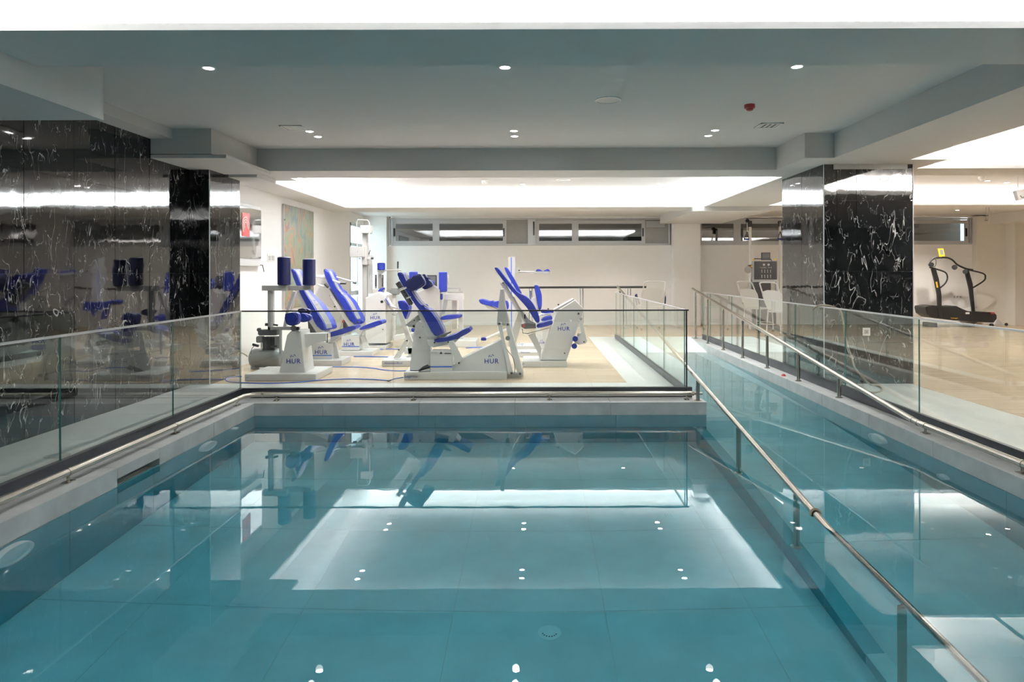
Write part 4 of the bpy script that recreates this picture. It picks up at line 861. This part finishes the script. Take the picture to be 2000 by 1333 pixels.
# --- high white chairs
def hchair(label, x, y, rot, s=1.0, group='high white chairs'):
    t = thing('high_chair', label, 'chair', (0, 0, 0), group); w_ = .29*s
    obj('backrest', prism(bmesh.new(), smoothpts([(-w_, 1.10), (w_, 1.10), (w_, .75), (w_*.8, .66), (-w_*.8, .66), (-w_, .75)], 3), .22, .25, .006, 2), 'white', t, smooth=True)
    obj('top_hoop', tube(bmesh.new(), spline([(-w_, .24, .9), (-w_, .26, 1.2), (-w_*.85, .28, 1.31), (0, .285, 1.325), (w_*.85, .28, 1.31), (w_, .26, 1.2), (w_, .24, .9)], 5), .017, 8), 'white', t, smooth=True)
    obj('seat', B(-w_, w_, -.25, .22, .60, .64, bev=.015), 'white', t)
    for q in (-1, 1):
        obj('armrest', tube(bmesh.new(), spline([(q*(w_+.06), .22, .72), (q*(w_+.10), .10, .90), (q*(w_+.08), -.05, .96), (q*(w_+.08), -.16, .90), (q*(w_+.03), -.20, .66)], 5), .02, 8), 'navy', t, smooth=True)
        obj('leg', tube(bmesh.new(), [(q*w_, .2, .66), (q*(w_+.02), .25, .02)], .016, 8), 'white', t, smooth=True); obj('leg', tube(bmesh.new(), [(q*w_, -.22, .62), (q*(w_+.02), -.25, .02)], .016, 8), 'white', t, smooth=True)
        obj('caster', lathe(bmesh.new(), [(.0001, -.015), (.035, -.015), (.035, .015), (.0001, .015)], (q*(w_+.02), .25, .036), 'x', 14), 'rubber', t); obj('caster', lathe(bmesh.new(), [(.0001, -.015), (.035, -.015), (.035, .015), (.0001, .015)], (q*(w_+.02), -.25, .036), 'x', 14), 'rubber', t)
    obj('stretcher', tube(bmesh.new(), [(-w_, -.24, .25), (w_, -.24, .25)], .012, 8), 'white', t, smooth=True); obj('footrest', B(-w_*.8, w_*.8, -.42, -.2, .18, .2, bev=.006), 'white', t)
    for ch in t.children:      # the back leans away
        if ch.name.split('.')[0] in ('backrest', 'top_hoop'):
            for v in ch.data.vertices: v.co.y += max(0, v.co.z-.66)*.38-.02
    t.location = (x, y, 0); t.rotation_euler = (0, 0, rot); return t
v = W(1270, 600, 18.6); hchair('high white chair with dark blue arms seen from behind at the back wall', v.x, 18.6, math.pi+.08)
v = W(1462, 600, 17.9); hchair('high white chair left of the other one near the black exercise board', v.x+.25, 17.9, math.pi/2+.5, .9); v = W(1507, 600, 16.2); hchair('high white chair right in front of the black exercise board', v.x+.3, 16.3, math.pi/2+.5, .9)

# --- pulley station
t = thing('pulley_station', 'cable pulley station with a black exercise board between two white posts', 'gym machine', base(6, 1500, 980, 18.6)); Y = 18.6
for x0, x1 in ((1350, 1370), (1632, 1645)):
    a, d = cw(6, x0, 262, Y), cw(6, x1, 262, Y); obj('post', B(a.x, d.x, Y, Y+.08, 0, a.z, bev=.006), 'socket', t)
rect(t, 'pulley_head', 6, 1330, 245, 1376, 302, Y-.05, .12, 'black', .01); tb(t, 'pulley_wheel', 6, [(1332, 245, Y-.06), (1332, 245, Y+.02)], 18, 'black', 16); rect(t, 'pulley_head', 6, 1626, 245, 1650, 298, Y-.05, .12, 'black', .01)
for x, x2 in ((1330, 1325), (1636, 1636)):
    tb(t, 'cable', 6, [(x, 262, Y-.06), (x, 345, Y-.06)], 3, 'chrome', 6); tb(t, 'handle_strap', 6, [(x, 345, Y-.06), (x2-22, 412, Y-.06)], 4, 'black', 6); tb(t, 'handle_strap', 6, [(x, 345, Y-.06), (x2+20, 412, Y-.06)], 4, 'black', 6); tb(t, 'handle', 6, [(x2-26, 414, Y-.06), (x2+22, 418, Y-.06)], 8, 'blue', 8)
rect(t, 'board_frame', 6, 1376, 620, 1612, 812, Y-.02, .05, 'alul', .004); rect(t, 'exercise_board', 6, 1398, 622, 1606, 792, Y-.05, .03, 'black', .004)
def manikin(x, y, s, k):
    """tiny white printed exercise figures"""
    bm = bmesh.new(); L_ = [((0, 8), (0, -3)), ((0, -3), (-3 if k % 2 else -1, -14)), ((0, -3), (3, -14)), ((0, 6), (-4, 1+3*(k % 3))), ((0, 6), (4, 9-4*(k % 2)))]
    for (x0, y0), (x1, y1) in L_:
        a, d = cw(6, x+x0*s, y-y0*s, Y-.052), cw(6, x+x1*s, y-y1*s, Y-.052); tube(bm, [a, d], .006, 4)
    h = cw(6, x, y-11*s, Y-.052); lathe(bm, [(.011, 0), (.0001, -.002)], h, 'y', 8)
    return obj('pictogram', bm, 'socket', t)
for j in range(2):
    for i in range(4): manikin(1466+i*27, 714+j*48, 1.0, i+j*3)
lettering(t, 'muscles   body', 6, 1505, 680, 110, Y-.051, m='socket')
for x in (1485, 1528): bolt(t, 6, x, 654, 11, Y-.05, 'socket')
rect(t, 'monitor', 6, 1465, 540, 1546, 612, Y-.06, .06, 'black', .006); rect(t, 'monitor_face', 6, 1472, 548, 1539, 590, Y-.064, .006, 'dgrey', 0); tb(t, 'monitor_arm', 6, [(1390, 605, Y-.03), (1400, 597, Y-.03), (1470, 600, Y-.03)], 4, 'black', 8); tb(t, 'monitor_arm', 6, [(1545, 598, Y-.03), (1558, 620, Y-.03)], 4, 'black', 8)
for x, y in ((1388, 606), (1592, 606), (1373, 668)): tb(t, 'yellow_knob', 6, [(x, y, Y-.1), (x, y, Y-.04)], 9, 'yellow', 12)
p_ = cw(6, 1338, 700, Y-.1); obj('side_wheel', lathe(bmesh.new(), [(.10, -.01), (.10, .01), (.06, .014), (.0001, .014)], p_, 'y', 24), 'stripe', t, smooth=True); rect(t, 'side_arm', 6, 1345, 655, 1378, 690, Y-.08, .1, 'black', .008)
rect(t, 'weight_shroud', 6, 1382, 815, 1550, 985, Y-.02, .15, 'black', .006); rect(t, 'frame_side', 6, 1364, 790, 1380, 985, Y, .1, 'dgrey'); rect(t, 'frame_side', 6, 1600, 790, 1616, 985, Y, .1, 'alul')
a, d = cw(6, 1364, 985, Y), cw(6, 1616, 985, Y); obj('base_frame', B(a.x, d.x, Y-.3, Y+.3, 0, .1, bev=.01), 'dgrey', t); obj('lower_panel', B(a.x+.05, d.x-.05, Y, Y+.1, .1, a.z, bev=.005), 'black', t)

# --- treadmill
t = thing('treadmill', 'black curved treadmill with hoop handles by the far right wall', 'treadmill', base(7, 1500, 960, 19.7)); Y = 19.1
poly(t, 'deck', 7, [(1233, 890), (1240, 876), (1280, 870), (1380, 882), (1480, 875), (1560, 918), (1770, 924), (1790, 945), (1790, 975), (1765, 1003), (1700, 1000), (1450, 985), (1290, 966), (1245, 935)], Y, .60, 'black', .02, 2)
poly(t, 'belt', 7, [(1262, 868), (1300, 868), (1380, 878), (1470, 872), (1540, 905), (1530, 912), (1380, 888), (1262, 880)], Y+.06, .48, 'rubber', .004); rect(t, 'end_cap', 7, 1545, 922, 1575, 936, Y-.01, .2, 'socket'); rect(t, 'end_cap', 7, 1742, 922, 1770, 936, Y-.01, .2, 'red')
poly(t, 'front_upright', 7, [(1278, 580), (1310, 572), (1335, 660), (1355, 780), (1362, 970), (1334, 970), (1328, 780), (1305, 680)], Y-.03, .06, 'black', .008); poly(t, 'rear_upright', 7, [(1540, 600), (1570, 590), (1600, 700), (1620, 915), (1596, 915), (1575, 740)], Y+.55, .06, 'black', .008)
tb(t, 'top_bar', 7, [(1262, 560, Y), (1262, 535, Y), (1300, 500, Y+.1), (1390, 494, Y+.25), (1440, 512, Y+.4), (1480, 550, Y+.47), (1545, 580, Y+.55), (1600, 590, Y+.55)], 7, 'black', 8, 4)
tb(t, 'hoop_handle', 7, [(1262, 570, Y), (1320, 585, Y), (1385, 610, Y), (1402, 650, Y), (1385, 695, Y), (1340, 735, Y)], 6, 'black', 8, 4); tb(t, 'hoop_handle', 7, [(1560, 588, Y+.55), (1680, 618, Y+.55), (1698, 650, Y+.55), (1680, 680, Y+.55), (1600, 730, Y+.55)], 6, 'black', 8, 4)
tb(t, 'inner_hoop', 7, [(1250, 550, Y-.05), (1285, 500, Y-.05), (1310, 500, Y-.05), (1308, 560, Y-.05), (1262, 562, Y-.05)], 4, 'dgrey', 8, 3); tb(t, 'pivot', 7, [(1278, 548, Y-.1), (1278, 548, Y+.05)], 17, 'black', 14); tb(t, 'pivot', 7, [(1458, 570, Y+.5), (1458, 570, Y+.55)], 20, 'black', 14); tb(t, 'pivot', 7, [(1540, 605, Y+.47), (1540, 605, Y+.57)], 18, 'black', 14)
poly(t, 'console', 7, [(1327, 424), (1372, 422), (1384, 486), (1340, 490)], Y+.2, .04, 'yellow', .006); poly(t, 'console_screen', 7, [(1342, 432), (1367, 431), (1374, 470), (1350, 472)], Y+.195, .006, 'tank', 0); tb(t, 'console_stem', 7, [(1362, 485, Y+.22), (1364, 500, Y+.22)], 10, 'black')
lettering(t, 'Technogym', 7, 1455, 967, 58, Y-.002, m='yellow', bold=.02); poly(t, 'yellow_label', 7, [(1310, 684), (1322, 682), (1330, 728), (1318, 730)], Y-.034, .004, 'yellow', 0)
obj('caster', lathe(bmesh.new(), [(.0001, -.03), (.05, -.03), (.05, .03), (.0001, .03)], (cw(7, 1765, 1000, Y).x, Y+.1, .05), 'y', 16), 'rubber', t)
obj('support_foot', B(cw(7, 1290, 0, Y).x, cw(7, 1330, 0, Y).x, Y+.05, Y+.55, 0, .12, bev=.01), 'black', t)
p_ = cw(7, 1575, 925, 20.0); bm = bmesh.new(); bmesh.ops.create_uvsphere(bm, u_segments=32, v_segments=20, radius=.27)
for v in bm.verts: v.co = v.co+Vector((p_.x, 20.0, .27))
tb_ = obj('exercise_ball', bm, 'ball', None, smooth=True); tag(tb_, 'silver grey exercise ball on the floor behind the treadmill', 'ball')
t = thing('white_equipment_base', 'small white machine base on the floor at the right end of the treadmill', 'gym machine', base(7, 1810, 1020, 18.7))
poly(t, 'base_shell', 7, [(1765, 1020), (1790, 975), (1812, 980), (1840, 1015), (1840, 1026), (1765, 1024)], 19.72, .3, 'white', .01); tb(t, 'caster', 7, [(1862, 1016, 19.6), (1862, 1016, 19.66)], 12, 'rubber', 14)
# ================================================================ SMALL THINGS
# fire hose cabinet: mirror-like glass door with a red sign, on the left wall (x = -5)
def WX(px, py, X):   # point on the plane x = X
    Yd = X/((px-PX)/F); return W(px, py, Yd)
def xplate(t, name, px0, px1, ptop, pbot, X, th, m, bev=.003):
    a, d = WX(px0, pbot, X), WX(px1, ptop, X)
    y0, y1 = sorted((a.y, d.y)); return obj(name, B(X, X+th, y0, y1, a.z, d.z, bev=bev), m, t)
t = thing('fire_hose_cabinet', 'white wall cabinet with a mirror door and a red hose sign on the left wall', 'cabinet', (-5, 11.9, .9))
za, zb = .95, 2.55
y0, y1 = -5*F/(455-PX), -5*F/(502-PX); 
zt_ = WX(500, 405, -5).z; zbm = WX(500, 517, -5).z
obj('cabinet_body', B(-5.0, -4.93, y0, y1, zbm, zt_, bev=.004), 'white', t)
dr = obj('mirror_door', B(-4.93, -4.91, y0+.05, y1-.03, WX(498, 505, -4.93).z, zt_-.06, bev=.003), 'chrome', t)
bm = bmesh.new(); q = WX(480, 440, -4.905); yc, zc = q.y, q.z
sg = obj('red_sign', B(-4.91, -4.904, yc-.14, yc+.17, zc-.19, zc+.21, bev=.002), 'red', t)
for k, rr_ in enumerate((.045, .085, .125)):
    bm = bmesh.new(); n_ = 22; A = []; D = []
    for i in range(n_+1):
        a = math.radians(-30+270*i/n_); A.append(bm.verts.new((-4.9025, yc+rr_*math.cos(a), zc+rr_*math.sin(a)))); D.append(bm.verts.new((-4.9025, yc+(rr_+.018)*math.cos(a), zc+(rr_+.018)*math.sin(a))))
    for i in range(n_): bm.faces.new((A[i], A[i+1], D[i+1], D[i]))
    obj('sign_ring', bm, 'socket', sg)
obj('door_handle', tube(bmesh.new(), [(-4.91, y1-.1, 1.72), (-4.86, y1-.1, 1.72), (-4.85, y1-.06, 1.60)], .008, 8), 'black', t)
obj('lower_ledge', B(-4.99, -4.90, y0, y1+.03, zbm-.03, zbm, bev=.003), 'white', t)
t = thing('light_switch', 'double white switch plate on the left wall below the cabinet', 'switch', (-5, 0, 0)); ORG[t.name] = Vector((-5, 0, 0))
xplate(t, 'switch_plate', 522, 537, 497, 512, -5, .01, 'socket'); 
for a_, b_ in ((524.5, 529), (531, 535.5)): xplate(t, 'rocker', a_, b_, 500, 509, -4.99, .006, 'stripe', .001)
t = thing('painting', 'large abstract canvas in green, orange and grey on the left wall', 'painting', (-5, 14, 0)); ORG[t.name] = Vector((-5, 14, 0))
y0, y1 = -5*F/(550.5-PX), -5*F/(609-PX); z1 = WX(552, 399, -5).z; z0 = .85
obj('canvas', B(-4.998, -4.955, y0+.02, y1, z0, z1, bev=.002), 'paint', t); obj('canvas_edge', B(-4.999, -4.95, y0, y0+.02, z0, z1, bev=.002), 'stripe', t)
obj('hook', tube(bmesh.new(), [(-4.95, y0+.05, z1-.3), (-4.93, y0-.03, z1-.32)], .01, 6), 'black', t)
# socket on the marble pillar, sockets on back wall
def socket(label, c, cx, cy, w_, h, Y, cat='socket', n=1, pitch=0):
    v = cw(c, cx, cy, Y); t = thing('wall_socket', label, cat, (v.x, Y, v.z), 'white wall sockets')
    for i in range(n):
        x = cx+(i-(n-1)/2)*pitch; rect(t, 'socket_plate', c, x-w_/2, cy-h/2, x+w_/2, cy+h/2, Y-.01, .01, 'socket', .002); rect(t, 'socket_insert', c, x-w_*.28, cy-h*.26, x+w_*.28, cy+h*.26, Y-.013, .004, 'stripe', .001); bolt(t, c, x, cy, w_*.08, Y-.012, 'dgrey')
socket('white double socket on the black marble pillar behind the glass', 0, 1692.5, 648.5, 14.5, 15.5, 9.598)
socket('row of three small white sockets on the wall behind the treadmill', 7, 1480, 801, 20, 20, 20.3, n=3, pitch=24)
# exit sign box at the right edge
t = thing('exit_sign', 'small white hanging sign box tilted at the right edge below the bright recess', 'sign', (7.3, 10.3, 2.6), None); ORG[t.name] = Vector((7.3, 10.3, 2.6))
poly(t, 'sign_box', 0, [(1985, 372), (2001, 369), (2012, 367), (2012, 388), (1989, 392)], 10.3, .06, 'socket', .003); poly(t, 'sign_rim', 0, [(1982, 374), (1985, 372), (1990, 392), (1987, 391)], 10.3, .05, 'stripe', 0)
tb(t, 'sign_mark', 0, [(1993, 382, 10.295), (1996, 386, 10.295), (2003, 384, 10.295)], .6, 'black', 6, 3); tb(t, 'hanger', 0, [(1988, 345, 10.33), (1988, 372, 10.33)], .8, 'socket', 6)
t = thing('wall_camera', 'tiny black and white camera at the top left corner of the back windows', 'camera', W(763, 423, 20.0)); tb(t, 'camera_body', 0, [(761, 422, 19.95), (766, 425, 19.95)], 2, 'socket', 10); tb(t, 'camera_lens', 0, [(761, 425, 19.9), (762, 425.5, 19.9)], 1.8, 'black', 10)
t = thing('sprinkler_pipe', 'thin pipe with a valve hanging from the ceiling at the far right', 'pipe', W(1926, 420, 16)); tb(t, 'pipe', 7, [(1704, 96, 16.2), (1704, 200, 16.2)], 2, 'stripe', 6); tb(t, 'pipe', 7, [(1728, 96, 16.2), (1728, 200, 16.2)], 2, 'stripe', 6); tb(t, 'valve', 7, [(1694, 204, 16.2), (1714, 204, 16.2)], 4, 'dgrey', 8)
# hoses and cables on the floor
def ground(c, pts, r_, z=0):
    out = []
    for x, y in pts:
        a, b_, s = CR[c]; py = b_+y/s; px = a+x/s; d = W(px, py, 1)-Vector((0, 0, EYE)); k = -(EYE-r_-z)/d.z; out.append(Vector((d.x*k, k, r_+z)))
    return out
CR[9] = (400, 700, 4.0)
def hose(name, label, c, pts, r_, m, cat, group=None, z=0):
    return tag(obj(name, tube(bmesh.new(), spline(ground(c, pts, r_, z), 6), r_, 8), m, None, smooth=True), label, cat, group)
hose('air_hose', 'blue air hose looping across the floor before the first machine', 9, [(290, 143), (200, 150), (165, 172), (230, 188), (480, 196), (700, 190), (900, 172), (1100, 162), (1300, 165), (1440, 176)], .007, 'hose', 'hose', 'blue air hoses')
hose('air_hose', 'thin blue air hose joining the leg press base', 9, [(1440, 176), (1480, 162), (1550, 150)], .006, 'hose', 'hose', 'blue air hoses')
hose('air_hose', 'blue air hose crossing the wood floor between the two left bases', 9, [(850, 66), (1000, 67), (1200, 70), (1310, 78), (1400, 92), (1500, 99), (1590, 98)], .007, 'hose', 'hose', 'blue air hoses')
hose('air_hose', 'blue air hose behind the second row of machine bases', 3, [(1100, 1033), (1200, 1032), (1330, 1034), (1440, 1036)], .008, 'hose', 'hose', 'blue air hoses')
hose('air_hose', 'blue air hose far back below the white cabinet machine', 4, [(200, 964), (300, 962), (440, 966)], .008, 'hose', 'hose', 'blue air hoses')
hose('air_hose', 'blue air hose lying left of the right machines', 4, [(1000, 952), (1080, 948), (1160, 945)], .008, 'hose', 'hose', 'blue air hoses')
hose('cable_coupling', 'small dark coupling where the blue hoses meet', 9, [(1432, 178), (1450, 172)], .012, 'dgrey', 'coupling')
# coiled beige rope by the left corner
g0 = ground(9, [(30, 158)], .01)[0]; bm = bmesh.new()
for k in range(5):
    rr_ = .20-.018*k; pts = [g0+Vector((rr_*math.cos(a*math.pi/8)+.01*k, rr_*.8*math.sin(a*math.pi/8), .008+k*.022+.006*math.sin(a+k))) for a in range(17)]; tube(bm, pts, .013, 6, caps=False)
tag(obj('rope_coil', bm, 'beige', None, smooth=True), 'coiled beige rope heaped on the tiles by the left glass corner', 'rope')
g1 = ground(9, [(250, 130)], .01)[0]
pts = spline([g1+Vector(p) for p in ((.12, -.15, 0), (-.05, 0, .02), (-.12, .02, .16), (-.06, .04, .30), (.06, .04, .33), (.16, .02, .28))], 6)
tag(obj('white_cable', tube(bmesh.new(), pts, .009, 8), 'beige', None, smooth=True), 'looped off white cable standing up beside the first machine base', 'cable')
# brown hose over the right balustrade
tp = [W(px, py, Y_) for px, py, Y_ in ((1588, 604, 9.75), (1597, 598, 9.66), (1606, 596.5, 9.56), (1622, 598, 9.42), (1640, 606, 9.3), (1646, 625, 9.25), (1652, 665, 9.2), (1664, 700, 9.1), (1672, 722, 9.0), (1684, 744, 8.8))]
tp = [Vector((max(p.x, 4.075) if i > 2 else p.x, p.y, p.z if i > 2 else p.z)) for i, p in enumerate(tp)]
gp = ground(0, [(1700, 751.5), (1718, 756), (1721, 763), (1708, 767), (1694, 766)], .012)
tp = tp[:-1]+[Vector((max(p.x, 4.13), p.y, p.z)) for p in gp]
tag(obj('garden_hose', tube(bmesh.new(), spline(tp, 5), .012, 8), 'brownhose', None, smooth=True), 'brown hose hanging over the right glass and curling on the tiles', 'hose')
t = thing('floor_marker', 'small round cover with white dots on the left walkway tiles', 'cover', (-4.2, 5.3, 0)); q = ground(0, [(112, 891)], 0)[0]; ORG[t.name] = q; t.location = q
obj('cover_disc', lathe(bmesh.new(), [(.10, 0), (.10, .003), (.0001, .004)], q, 'z', 24), 'coping', t)
print('objects', len(bpy.data.objects), 'tris', sum(len(p.vertices)-2 for o in bpy.data.objects if o.type == 'MESH' for p in o.data.polygons))
